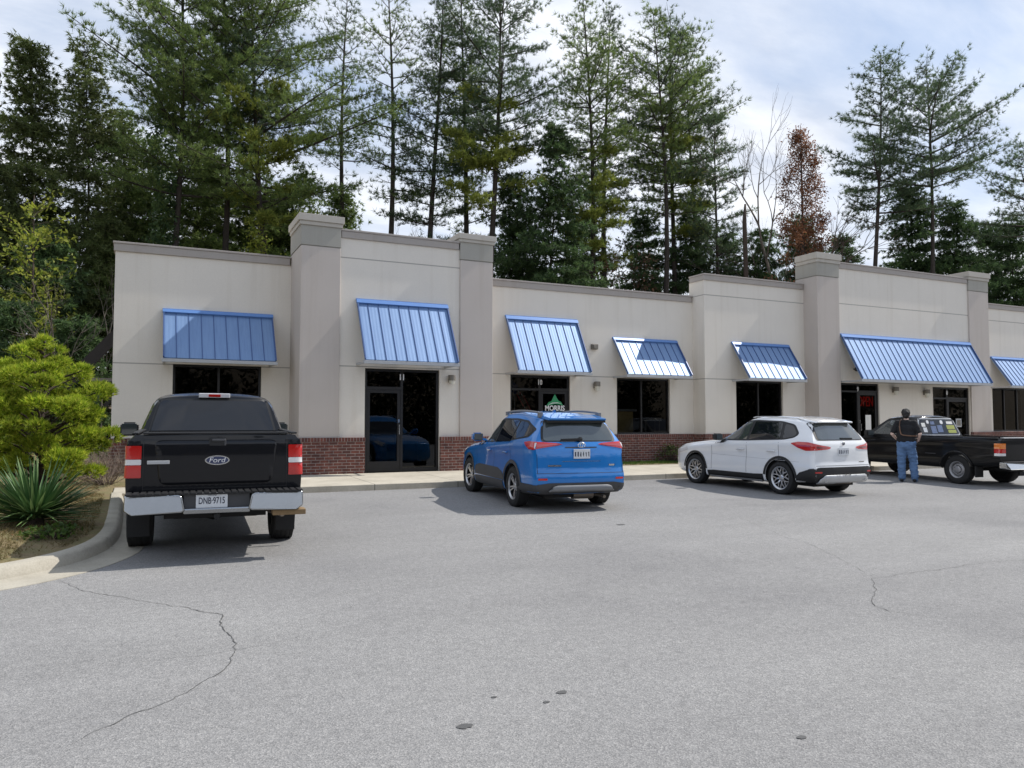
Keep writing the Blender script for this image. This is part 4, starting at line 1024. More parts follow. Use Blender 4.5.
# ------------------------------------------------------------------ pickups
def bed_box(x0, x1, y, z0, z1):
    b = MB(); b.box(x0, x1, -y, y, z0, z1); return (b, 1)
def black_pickup():
    t = thing('pickup_truck', 'black full-size pickup seen from behind with chrome step bumper beside the curved kerb', 'pickup truck')
    P = M['black_paint']; K = M['black_plastic']; L = M['grey_plastic']
    XR = [(.4, -1.20), (.80, -1.245), (1.0, -1.255), (1.30, -1.25), (1.44, -1.235), (1.7, -1.23)]
    XF = [(.3, 4.30), (.6, 4.42), (.9, 4.40), (1.1, 4.30), (1.3, 4.1), (1.7, 4.0)]
    zt = [(0, 1.425), (.32, 1.425), (.33, 1.40), (.66, 1.36), (.70, 1.30), (.95, 1.22), (1, 1.12)]
    zb = [(0, .62), (.1, .56), (.3, .42), (.8, .40), (1, .45)]
    W = [(0, .945), (.01, .955), (.2, .975), (.9, .97), (1, .86)]
    zbe = [(0, 1.36), (.33, 1.35), (.7, 1.25), (1, 1.1)]
    vs, fs = loft(XR, XF, zb, zt, W, zbe, .3, US, crown=.0, rc=.05, sect=.985, rear_bulge=.02, inset=.022)
    me, tree = shell(vs, fs)
    cut(me, wheel_cut(0, .46, .42)+wheel_cut(3.53, .46, .42)+[bed_box(-1.18, .42, .80, .80, 1.8)], [P, M['under']], 'body', t)
    XRc = [(1.2, .48), (1.38, .47), (1.88, .62), (2.1, .66)]; XFc = [(1.2, 3.35), (1.35, 3.15), (1.85, 2.25), (2.1, 2.2)]
    Uc = [0, .01, .03, .06]+[.06+.88*k/20 for k in range(1, 20)]+[.94, .97, .99, 1]
    vs, fs = loft(XRc, XFc, [(0, 1.15), (1, 1.15)], [(0, 1.865), (.15, 1.895), (.5, 1.915), (1, 1.88)], [(0, .925), (.06, .955), (.8, .955), (1, .93)], [(0, 1.36), (1, 1.34)], .25, Uc, crown=.035, rc=.13, rear_bulge=.03, front_bulge=.06)
    cm, ct = shell(vs, fs); cab = cut(cm, [], [P, P], 'cab', t)
    panel(ct, [(-.815, 1.385), (.815, 1.385), (.695, 1.85), (-.695, 1.85)], 'rear', 'window_surround', K, cab, .004, r=.07)
    panel(ct, [(-.785, 1.40), (.785, 1.40), (.665, 1.825), (-.665, 1.825)], 'rear', 'rear_window', M['carglass'], cab, .009, r=.06)
    for s, sd_ in ((1, 'left'), (-1, 'right')):
        panel(ct, [(1.55, 1.40), (1.55, 1.80), (.85, 1.78), (.72, 1.40)], sd_, 'window', M['carglass'], cab, .006, r=.04)
        panel(ct, [(2.75, 1.40), (2.35, 1.74), (2.2, 1.80), (1.65, 1.80), (1.65, 1.40)], sd_, 'window', M['carglass'], cab, .006, r=.04)
        mirror(t, 2.62, 1.175 if s > 0 else -1.07, 1.39, K, s, .25, .21)
        # tall lamps on the bed corners, white reversing lamp in the middle
        y0, y1 = s*.80, s*.94
        for z0, z1, mt in ((.945, 1.085, 'red_lens'), (1.088, 1.148, 'clear_lens'), (1.151, 1.30, 'red_lens')):
            panel(tree, [(s*-.335, z0), (s*-.115, z0), (s*-.115, z1), (s*-.335, z1)], 'rl' if s > 0 else 'rr', 'tail_lamp', M[mt], t, .014, r=.01, res=.03)
        panel(tree, ring(0, .42, .462, .53, .05, PI-.05), sd_, 'arch_flare', P, t, .02, r=0, thick=.012)
        panel(tree, [(s*.765, .80), (s*.773, .80), (s*.773, 1.42), (s*.765, 1.42)], 'rear', 'tailgate_seam', K, t, .003, r=0)
        b = MB(); b.box(-.62, -.58, s*.72, s*.95, .20, .50); b.build('mud_flap', M['rubber'], t)
    b = MB(); b.box(-1.275, -1.17, -.775, .775, 1.428, 1.452); b.build('tailgate_cap', K, t, bevel=.008)
    for s in (-1, 1): b = MB(); b.box(-1.15, .44, s*.862-.034, s*.862+.034, 1.424, 1.445); b.build('bed_rail_cap', K, t, bevel=.006)
    panel(tree, [(-.775, .815), (.775, .815), (.775, .823), (-.775, .823)], 'rear', 'tailgate_seam', K, t, .003, r=0)
    panel(tree, [(-.60, .86), (.60, .86), (.66, 1.36), (-.66, 1.36)], 'rear', 'tailgate_pressing', P, t, .003, r=.08, thick=.002)
    b = MB(); b.box(-1.275, -1.24, -.095, .095, 1.285, 1.385); h = b.build('tailgate_handle', K, t, bevel=.012)
    b = MB(); b.box(-1.292, -1.274, -.085, .06, 1.345, 1.372); b.box(-1.285, -1.27, -.092, -.07, 1.295, 1.375); b.build('lever', M['grey_plastic'], h, bevel=.006)
    el = lambda u, v, k: (-1.270-.022*k, u, 1.13+v)
    b = MB(); b.prism([(.132*math.cos(a), .054*math.sin(a)) for a in np.linspace(0, 2*PI, 36, False)], el); em = b.build('emblem', M['chrome'], t, smooth=True)
    b = MB(); b.prism([(.118*math.cos(a), .043*math.sin(a)) for a in np.linspace(0, 2*PI, 36, False)], lambda u, v, k: (-1.2905-.004*k, u, 1.13+v)); b.build('oval', M['badge_blue'], em, smooth=True)
    sh = Matrix.Identity(4); sh[0][1] = .25
    text_mesh('Ford', .080, 'script', M['white'], em, Matrix.Translation((-1.2955, 0, 1.13)) @ FACE_R @ sh, depth=.001, sx=1.15)
    b = MB(); b.box(-1.288, -1.270, .50, .73, 1.095, 1.135); b.build('badge', M['silver_paint'], t, bevel=.004)
    # chrome step bumper: two end blocks, dropped middle with tread, plate
    b = MB()
    for s in (-1, 1):
        b.prism([(s*.945, .60), (s*.94, .77), (s*.40, .775), (s*.36, .755), (s*.33, .60), (s*.36, .575), (s*.86, .565)], lambda u, v, k: (-1.56+.30*k+(.10 if abs(u) > .92 and k == 0 else 0), u, v))
    b.box(-1.54, -1.30, -.35, .35, .555, .62)
    bp = b.build('bumper', M['bumper_chrome'], t, bevel=.032, smooth=True); bp.modifiers[0].segments = 4
    b = MB()
    for k in range(26): y = -.90+k*.072; b.box(-1.545, -1.27, y-.025, y+.025, .777, .793)
    b.box(-1.53, -1.26, -.91, .91, .765, .782); b.build('step_tread', K, bp)
    b = MB(); b.box(-1.50, -1.46, -.345, .345, .62, .77); b.build('plate_recess', M['grey_plastic'], bp)
    plate(t, -1.503, .055, .70, .33, .165, 'DNB·9715', top='TEXAS')
    b = MB(); b.tube([(-1.53, 0, .52), (-1.1, 0, .52)], .035, 8); b.box(-1.2, -1.12, -.55, .55, .47, .55); b.build('tow_hitch', M['under'], t)
    b = MB(); b.box(-1.50, -1.30, -.97, -.60, .50, .56); b.build('board', M['rust_wood'], t, bevel=.006)
    b = MB(); b.box(.525, .64, -.20, .20, 1.865, 1.925); bl = b.build('high_brake_lamp', M['clear_lens'], cab, bevel=.008)
    b = MB(); b.box(.515, .525, -.075, .075, 1.878, 1.912); b.build('red_segment', M['red_lens'], bl)
    panel(ct, [(-.75, 1.38), (.75, 1.38), (.55, 1.82), (-.55, 1.82)], 'front', 'windscreen', M['carglass'], cab, .006, r=.05)
    for s in (-1, 1): panel(tree, [(s*.60, .85), (s*.86, .85), (s*.86, 1.08), (s*.60, 1.08)], 'front', 'headlight', M['clear_lens'], t, .006)
    panel(tree, [(-.55, .82), (.55, .82), (.55, 1.1), (-.55, 1.1)], 'front', 'grille', M['chrome'], t, .008)
    b = MB(); b.box(-1.15, 4.2, -.45, .45, .46, .64); b.tube([(0, -.75, .42), (0, .75, .42)], .06, 10); b.lathe([(0, .14), (.11, .1), (.14, 0), (.11, -.1), (0, -.14)], 14, Matrix.Translation((0, 0, .42)) @ Matrix.Rotation(PI/2, 4, 'X'), close=False); b.build('underbody', M['under'], t)
    b = MB(); b.tube([(-.2, -.55, .5), (-.8, -.62, .48), (-1.1, -.75, .46)], .032, 10); b.build('exhaust', M['muffler'], t, smooth=True)
    for x in (0, 3.53):
        for s in (-1, 1): wheel(t, x, s*.845, .41, .285, .23, 'five', 6)
    return t
place_car(black_pickup(), .87, 10.75, 3.2)

def small_pickup():
    t = thing('pickup_truck', 'black compact pickup with stickers on its rear window and a person standing at its door', 'pickup truck')
    P = M['black_paint_dull']; K = M['black_plastic']; G = M['carglass']
    XR = [(.4, -1.08), (.6, -1.10), (1.0, -1.10), (1.3, -1.09)]
    XF = [(.3, 3.75), (.5, 3.86), (.7, 3.86), (.85, 3.8), (1.0, 3.6), (1.3, 3.5)]
    zt = [(0, 1.145), (.45, 1.145), (.47, 1.12), (.74, 1.10), (.78, 1.06), (.95, .96), (1, .86)]
    zb = [(0, .50), (.1, .44), (.3, .36), (.8, .35), (1, .40)]
    W = [(0, .84), (.02, .86), (.2, .875), (.9, .86), (1, .76)]
    zbe = [(0, 1.09), (.4, 1.08), (.75, 1.0), (1, .82)]
    vs, fs = loft(XR, XF, zb, zt, W, zbe, .3, US, crown=.0, rc=.05, sect=.975, rear_bulge=.02, inset=.025)
    me, tree = shell(vs, fs)
    cut(me, wheel_cut(0, .40, .36)+wheel_cut(3.12, .40, .36)+[bed_box(-1.03, 1.08, .74, .58, 1.6)], [P, M['under']], 'body', t)
    XRc = [(.9, .80), (1.12, .79), (1.60, .95), (1.8, .98)]; XFc = [(.9, 2.75), (1.08, 2.52), (1.6, 1.80), (1.8, 1.75)]
    Uc = [0, .01, .03, .06]+[.06+.88*k/20 for k in range(1, 20)]+[.94, .97, .99, 1]
    vs, fs = loft(XRc, XFc, [(0, .92), (1, .92)], [(0, 1.60), (.2, 1.63), (.6, 1.635), (1, 1.60)], [(0, .835), (.06, .86), (.8, .86), (1, .84)], [(0, 1.12), (1, 1.10)], .30, Uc, crown=.03, rc=.10, rear_bulge=.025, front_bulge=.05)
    vs = [(x+.36, y*.97, z) for x, y, z in vs]
    cm, ct = shell(vs, fs); cab = cut(cm, [], [P, P], 'cab', t)
    panel(ct, [(-.72, 1.14), (.72, 1.14), (.60, 1.585), (-.60, 1.585)], 'rear', 'window_surround', M['silver_paint'], cab, .004, r=.07)  # silver colour stands for sun glare along the frame edges
    rw = panel(ct, [(-.69, 1.165), (.69, 1.165), (.575, 1.56), (-.575, 1.56)], 'rear', 'rear_window', G, cab, .009, r=.06)
    def stick(y0, y1, z0, z1, m, r=.01): panel(ct, [(y0, z0), (y1, z0), (y1, z1), (y0, z1)], 'rear', 'sticker', M[m], rw, .013, r=r)
    stick(.44, .56, 1.36, 1.46, 'paper'); stick(.42, .54, 1.22, 1.34, 'plate'); stick(.30, .38, 1.44, 1.53, 'white', .045); stick(-.18, -.08, 1.43, 1.53, 'white', .05)
    stick(.10, .28, 1.19, 1.38, 'sticker_blue'); stick(-.12, .06, 1.22, 1.40, 'sticker_blue'); stick(-.56, -.27, 1.30, 1.40, 'sticker_yellow'); stick(-.58, -.29, 1.20, 1.28, 'sticker_yellow'); stick(-.52, -.30, 1.43, 1.50, 'paper'); stick(.12, .26, 1.42, 1.5, 'sticker_blue')
    for s, sd_ in ((1, 'left'), (-1, 'right')):
        panel(ct, [(2.72, 1.13), (2.22, 1.51), (2.08, 1.545), (1.46, 1.53), (1.38, 1.13)], sd_, 'window_surround', K, cab, .004, r=.05)
        panel(ct, [(2.58, 1.145), (2.20, 1.475), (2.06, 1.515), (1.56, 1.50), (1.50, 1.145)], sd_, 'window', M['carglass_clear'] if s > 0 else G, cab, .008, r=.04)
        for x0, z0, z1 in ((1.42, .5, 1.12), (2.62, .45, 1.1)): panel(tree, [(x0, z0), (x0+.01, z0), (x0+.01, min(z1, 1.02)), (x0, min(z1, 1.02))], sd_, 'door_seam', M['under'], t, .003, r=0)
        panel(tree, [(1.48, .93), (1.66, .93), (1.66, .97), (1.48, .97)], sd_, 'door_handle', K, t, .02, thick=.015)
        mirror(t, 2.50, s*1.0, 1.17, K, s, .22, .16)
        for z0, z1, mt in ((.74, .80, 'clear_lens'), (.803, .90, 'red_lens'), (.903, 1.03, 'amber_lens')):
            panel(tree, [(s*-.30, z0), (s*-.085, z0), (s*-.085, z1), (s*-.30, z1)], 'rl' if s > 0 else 'rr', 'tail_lamp', M[mt], t, .012, r=.01, res=.03)
        panel(tree, ring(0, .36, .402, .45, .05, PI-.05), sd_, 'arch_flare', P, t, .014, r=0, thick=.01)
        panel(tree, [(.55, .70), (.85, .70), (.85, .72), (.55, .72)], sd_, 'badge', M['grey_plastic'], t, .006, r=.005)
        b = MB(); b.box(-.50, -.47, s*.60, s*.84, .20, .46); b.build('mud_flap', M['rubber'], t)
        b = MB(); b.box(-1.0, 1.10, s*.775-.035, s*.775+.03, 1.143, 1.158); b.build('bed_rail_cap', K, t, bevel=.005)
    b = MB(); b.box(-1.115, -1.02, -.73, .73, 1.147, 1.165); b.build('tailgate_cap', M['silver_paint'], t, bevel=.006)
    b = MB(); b.prism([(-.90, .46), (-.90, .60), (.90, .60), (.90, .46), (.8, .44), (-.8, .44)], lambda u, v, k: (-1.34+.22*k+(.06 if abs(u) > .85 and k == 0 else 0), u, v)); bp = b.build('bumper', M['chrome'], t, bevel=.014)
    b = MB(); b.box(-1.30, -1.12, -.86, .86, .598, .612); b.build('step_tread', K, bp)
    plate(t, -1.345, 0, .53, .30, .13)
    b = MB(); b.tube([(-1.42, 0, .40), (-1.0, 0, .40)], .03, 8); b.lathe([(0, .03), (.026, .015), (.026, -.015), (0, -.03)], 12, Matrix.Translation((-1.42, 0, .47)), close=False); b.build('tow_hitch', M['chrome'], t)
    panel(ct, [(-.66, 1.13), (.66, 1.13), (.52, 1.56), (-.52, 1.56)], 'front', 'windscreen', G, cab, .006, r=.05)
    for s in (-1, 1): panel(tree, [(s*.55, .66), (s*.76, .66), (s*.76, .82), (s*.55, .82)], 'front', 'headlight', M['clear_lens'], t, .006)
    b = MB(); b.box(3.80, 3.96, -.80, .80, .40, .56); b.build('front_bumper', M['chrome'], t, bevel=.02)
    b = MB(); b.box(-1.0, 3.7, -.40, .40, .36, .52); b.tube([(0, -.68, .35), (0, .68, .35)], .05, 10); b.build('underbody', M['under'], t)
    for x in (0, 3.12):
        for s in (-1, 1): wheel(t, x, s*.735, .35, .225, .205, 'steel')
    return t
place_car(small_pickup(), 18.93, 12.30, 5.0, (1.03, 1.03, 1.005))


# ------------------------------------------------------------------ trees and plants
def unit(a): return a/np.maximum(1e-9, np.linalg.norm(a, axis=-1, keepdims=True))
def tufts(rng, C, D, blades, length, width, spread, up=0.0):
    """needle tufts: at every centre C a spray of narrow triangles about direction D"""
    n = len(C); k = blades
    c = np.repeat(C, k, 0); d = np.repeat(D, k, 0)
    d = unit(d+rng.normal(0, spread, (n*k, 3))+np.array([0, 0, up]))
    L = length*rng.uniform(.6, 1.25, (n*k, 1)); s = unit(np.cross(d, rng.normal(0, 1, (n*k, 3))))*width*rng.uniform(.7, 1.3, (n*k, 1))
    b = c+d*L*rng.uniform(-.1, .25, (n*k, 1))
    V = np.empty((n*k*3, 3)); V[0::3] = b-s; V[1::3] = b+s; V[2::3] = b+d*L
    return V, np.arange(n*k*3).reshape(-1, 3)
def leaves(rng, C, size, flat=.5):
    n = len(C); nr = unit(rng.normal(0, 1, (n, 3))+np.array([0, 0, flat])); a = unit(np.cross(nr, rng.normal(0, 1, (n, 3)))); b = np.cross(nr, a)
    sz = size*rng.uniform(.6, 1.3, (n, 1)); V = np.empty((n*4, 3))
    V[0::4] = C-a*sz; V[1::4] = C+b*sz*.45; V[2::4] = C+a*sz; V[3::4] = C-b*sz*.45
    return V, np.arange(n*4).reshape(-1, 4)
def conifer(name, label, cat, seed, x, y, z0, ztop, Rr, zc, leafm, style='pine', group=None, dens=1.0, lean=0.0):
    rng = np.random.default_rng(seed); H = ztop-z0
    t = thing(name, label, cat, (x, y, z0), 0, group)
    B = MB(); r0 = (.0078*H+.03)*(1.0 if style == 'pine' else .7)
    ks = 12; ph = rng.uniform(0, 6.28, 2); wob = .018*H*.8
    def axis(h): f = h/H; return np.array([wob*math.sin(f*4+ph[0])+lean*f*H*.1-wob*math.sin(ph[0]), wob*math.sin(f*3.3+ph[1])-wob*math.sin(ph[1]), h])
    hs = np.linspace(-.3, H*.985, ks); B.tube([axis(h) for h in hs], [max(.012, r0*(1-.93*max(0, h)/H)) for h in hs], 8)
    cb = max(.4, zc-z0); C = []; D = []
    pine = style == 'pine'
    step = (.62 if pine else .34)/max(.6, dens**.5); h = cb
    # dead stubs under the crown
    if pine:
        for _ in range(int((cb-3)/1.3)):
            hh = rng.uniform(3, cb); a = rng.uniform(0, 6.28); L = rng.uniform(.3, 1.5); p = axis(hh)
            B.tube([p, p+np.array([math.cos(a)*L*.6, math.sin(a)*L*.6, .02]), p+np.array([math.cos(a)*L, math.sin(a)*L, .15*L])], [.022, .014, .005], 4, cap=False)
    az = rng.uniform(0, 6.28)
    while h < H*.985:
        f = (h-cb)/max(.1, H-cb)
        if pine: rad = Rr*(.62+.55*math.sin(min(1, f*1.25+.12)*PI*.75))*max(.12, 1-f**2.4)
        else: rad = Rr*(1-f)**.72+.18
        nb = rng.integers(2, 5) if pine else rng.integers(3, 6)
        for q in range(nb):
            az += 2*PI/nb+rng.uniform(-.6, .6); a = az
            L = rad*rng.uniform(.45, 1.22); 
            if pine and rng.random() < .10: L *= .4
            e0 = (rng.uniform(-.12, .22)+.65*f) if pine else (rng.uniform(-.15, .12)+.5*f*f)
            p0 = axis(h+rng.uniform(-.2, .2)); out = np.array([math.cos(a), math.sin(a), 0]); sd_ = np.array([-out[1], out[0], 0])
            P = []; bend = rng.uniform(-.18, .18)
            for k in range(6):
                s = k/5*L
                dz = math.tan(e0)*s+(.10 if pine else -.12)*s*s/max(.6, L)*(1 if pine else 1.2)
                P.append(p0+out*s+sd_*bend*s*s/max(L, .5)+np.array([0, 0, dz]))
            rb = (.012+.011*L)*(1 if pine else .6)
            B.tube(P, [rb*(1-.8*k/5) for k in range(6)], 4, cap=False)
            P = np.array(P)
            def at(s): i = min(4, int(s*5)); return P[i]+(P[i+1]-P[i])*(s*5-i)
            start = .22 if pine else .08
            ns = max(2, int(L*(2.6 if pine else 3.4)))
            for k in range(ns+1):
                s = start+(1-start)*k/ns
                base = at(s); tw = (.30+.42*L*(1-s)) if pine else (.22+.30*L*(1-s)+.1)
                for sg in ((-1, 1) if k < ns else (0,)):
                    d = unit(out*rng.uniform(.45, .9)+sd_*sg*rng.uniform(.6, 1.0)+np.array([0, 0, rng.uniform(.0, .35) if pine else rng.uniform(-.25, .1)]))
                    tl = tw*rng.uniform(.6, 1.25)
                    if tl > .45: B.tube([base, base+d*tl], [.010, .004], 3, cap=False)
                    m = max(1, int(tl/(.115 if pine else .10)*dens))
                    for j in range(m):
                        ss = (j+.7)/m; C.append(base+d*tl*ss+rng.normal(0, .07, 3)); D.append(d*.6+np.array([0, 0, .45 if pine else -.1]))
        h += step*rng.uniform(.7, 1.35)*(1.0-.35*f)
    C = np.array(C); D = unit(np.array(D))
    tr = B.build('trunk', M['bark_pine'], t, smooth=True, sharp=0, recalc=False)
    cap = (6500 if seed < 103 else 4800) if pine else 5600
    if len(C) > cap: i = rng.choice(len(C), cap, False); C = C[i]; D = D[i]
    V, F = tufts(rng, C, D, 14 if pine else 12, .205 if pine else .20, .0125 if pine else .0215, .75, .05)
    np_obj('crown', V, F, M[leafm], t)
    return t
def branching(B, rng, p, d, L, r, depth, tips, droop=0.0, n=5):
    P = [p]; dd = np.array(d, float)
    for k in range(4):
        dd = unit(dd+rng.normal(0, .11, 3)+np.array([0, 0, .05-droop])); P.append(P[-1]+dd*L/4)
    B.tube(P, [r*(1-.45*k/4) for k in range(5)], n, cap=False)
    if depth == 0: tips.append((P[-1], dd)); return
    kids = 2+int(rng.random() < .6)
    for k in range(kids):
        s = P[2+int(rng.integers(0, 3))]; a = rng.normal(0, 1, 3); a = unit(a-dd*np.dot(a, dd))
        branching(B, rng, s, unit(dd+a*rng.uniform(.45, .9)), L*rng.uniform(.55, .8), r*.55, depth-1, tips, droop, max(3, n-1))
    branching(B, rng, P[-1], dd, L*.72, r*.5, depth-1, tips, droop, max(3, n-1))
def bare_tree(name, label, seed, x, y, z0, H, r, spread=.3, depth=4, bark='bark_grey', group=None):
    rng = np.random.default_rng(seed); t = thing(name, label, 'tree', (x, y, z0), 0, group)
    B = MB(); tips = []; h0 = H*.42
    B.tube([(0, 0, -.3), (.03*H*.2, .0, h0*.5), (.02, .05, h0)], [r, r*.85, r*.7], 7)
    branching(B, rng, np.array([.02, .05, h0-.05]), np.array([.05, 0, 1.0]), H*.20, r*.7, depth, tips)
    for k in range(4):
        a = rng.uniform(0, 6.28); hh = h0*rng.uniform(.6, .98)
        branching(B, rng, np.array([.01, .02, hh]), unit(np.array([math.cos(a)*spread*2, math.sin(a)*spread*2, 1.0])), H*rng.uniform(.13, .2), r*.4, depth-1, tips)
    B.build('trunk', M[bark], t, smooth=True, sharp=0, recalc=False)
    return t, tips

TREES = [('pine', 0.7, 33.7, 22.1, 2.50, 15.0), ('pine', 2.7, 34.9, 22.5, 2.23, 16.9), ('pine', 4.4, 33.0, 22.1, 3.24, 14.4), ('pine', 9.6, 39.3, 24.5, 1.77, 15.9), ('pine', 9.7, 33.8, 23.1, 1.91, 14.1), ('pine', 11.7, 32.8, 22.8, 1.91, 11.6), ('pine', 13.7, 34.1, 23.8, 1.73, 12.9), ('pine', 14.0, 31.7, 23.3, 2.36, 15.5), ('pine', 19.0, 31.5, 23.3, 2.02, 13.4), ('pine', 21.8, 33.4, 24.0, 1.97, 14.6), ('pine', 23.3, 31.6, 23.0, 2.13, 14.5), ('pine', 25.4, 32.8, 23.7, 2.56, 15.7), ('pine', 27.4, 32.9, 23.4, 2.51, 17.7), ('pine', 26.7, 31.1, 17.8, 1.56, 11.7), ('pine', 33.9, 27.6, 21.2, 2.81, 12.0), ('pine', 36.5, 26.4, 20.9, 3.12, 13.3), ('pine', 41.9, 23.8, 16.4, 2.18, 11.4), ('pine', -4.4, 35.1, 16.7, 1.95, 6.5), ('pine', -2.6, 37.5, 18.6, 2.40, 5.7), ('pine', -1.1, 40.0, 16.6, 2.06, 6.0), ('hem', 1.8, 37.6, 15.5, 2.64, 5.9), ('hem', 4.3, 37.5, 14.7, 2.81, 6.0), ('hem', 7.1, 38.3, 14.5, 2.47, 6.2), ('hem2', 0.6, 40.5, 15.8, 2.5, 5.0), ('hem2', 3.3, 41.0, 15.0, 2.7, 5.0), ('hem2', 5.9, 39.5, 13.5, 2.5, 5.0), ('hem', 9.3, 39.4, 13.8, 1.56, 8.0), ('hem', 16.4, 30.6, 15.5, 2.00, 5.9), ('hem', 16.2, 33.9, 14.0, 1.78, 7.7), ('hem', 21.1, 34.9, 13.0, 1.86, 8.2), ('hem', 24.6, 34.3, 13.6, 1.85, 8.4), ('hem', 26.8, 33.2, 13.0, 1.96, 8.4), ('hem', 28.3, 31.4, 11.7, 1.28, 8.2), ('hem', 29.0, 30.0, 12.0, 1.25, 8.0), ('hem', 32.9, 31.4, 13.3, 1.45, 8.5), ('hem', 36.0, 31.0, 12.6, 1.37, 8.7), ('hem', 37.3, 28.2, 14.7, 1.96, 8.4), ('hem', 39.5, 27.1, 13.6, 1.85, 8.4), ('hem', 43.2, 27.5, 13.0, 1.71, 8.7), ('hem', 43.0, 25.4, 13.0, 1.64, 8.4), ('hem', -5.3, 33.3, 11.6, 2.18, 2.5), ('hem', -3.2, 31.2, 8.5, 1.75, 2.5), ('hem', -1.6, 33.7, 9.6, 1.56, 2.6), ('hem', -3.8, 28.2, 5.5, 1.40, 1.8), ('hem', -2.1, 28.4, 5.0, 1.17, 1.8), ('yg', -3.3, 29.1, 9.4, 0.97, 7.0), ('yg', 4.3, 31.4, 9.7, 0.79, 8.1), ('red', 28.2, 26.7, 16.3, 1.72, 9.5), ('bare', 28.6, 29.1, 18.8, 1.22, 23.4), ('bare', 30.4, 33.7, 15.0, 0.80, 26.2), ('bare', 31.3, 31.0, 16.6, 0.87, 25.0), ('bare', 31.4, 33.2, 13.6, 0.69, 26.2), ('bare', 12.9, 42.1, 15.6, 0.91, 26.2), ('bare', 15.2, 41.0, 15.0, 0.91, 26.2), ('bare', 41.9, 28.1, 14.4, 1.03, 26.1), ('snag', 26.7, 28.9, 12.5, 0.25, 22.8), ('rshrub', 20.8, 30.6, 10.3, 1.06, 8.0), ('bare', -2.4, 27.5, 7.1, 0.94, 15.0), ('bare', -1.3, 30.3, 8.1, 0.77, 16.7)]
PLAB = ['tall pine with a vine-clad trunk farthest left of the tall pines', 'tall pine with long bare limbs behind the left wall', 'broad tall pine rising behind the first brown pier', 'slender pine between the first pier and the two-leaf door bay',
 'thin sparse pine over the middle of the first tall bay', 'pine with a clean dark trunk over the right of the first tall bay', 'straight pine rising behind the second pier', 'pine with spreading olive lower boughs right of the second pier',
 'tall pine with long clear trunk behind the green-logo door awning', 'narrow pine over the awning of the two-pane window', 'tall pine with dark trunk at the left of the thick pine clump', 'tallest pine in the middle of the thick clump behind the stepped wall', 'pine with wide round top on the right of the thick clump', 'short pine with low foliage at the right edge of the clump',
 'lone tall pine with flat layered boughs behind the third pier', 'lone pine with feathery upswept boughs behind the wide awning bay', 'pine at the right edge whose boughs just reach the view', 'dark conifer at the far left of the woods', 'olive feathery conifer beside the dark conifer at far left', 'grey green conifer between the far-left conifers and the tall pines']
HLAB = ['dense dark hemlock behind the first blue awning', 'broad dark hemlock low behind the left wall top', 'dark hemlock just left of the first pier cap', 'small hemlock behind the first pier cap', 'dense dark hemlock with pointed top right of the second pier', 'dark hemlock tucked behind the second pier cap', 'low hemlock between the dense hemlock and the clear-trunk pine',
 'low dark evergreen under the thick pine clump at left', 'low dark evergreen under the middle of the thick pine clump', 'small dark evergreen beside the broken snag', 'small dark evergreen under the bare tree', 'dark evergreen under the rust-leaved tree', 'small dark evergreen left of the lone layered pine', 'dark cedar under the feathery lone pine', 'dark cedar right of the feathery lone pine trunk', 'loose dark cedar above the fourth pier', 'dark evergreen at the right edge above the end wall',
 'big shaded hemlock at the far left edge', 'shaded hemlock behind the yellow-green bush', 'shaded evergreen by the left end of the building', 'low dark evergreen behind the bush at left edge', 'low dark evergreen below the sloping stair']
BLAB = ['bare grey tree with forked twigs left of the rust-leaved tree', 'thin bare sapling beside the broken snag', 'bare sapling close behind the rust-leaved tree', 'short bare sapling right of the broken snag', 'thin bare sapling seen between pine trunks over the first tall bay', 'thin bare sapling near the second pier cap', 'thin bare sapling right of the feathery lone pine', 'bare twiggy sapling behind the bush', 'bare twiggy sapling by the left wall end']
ip = ih = ib = iy = ih2 = 0
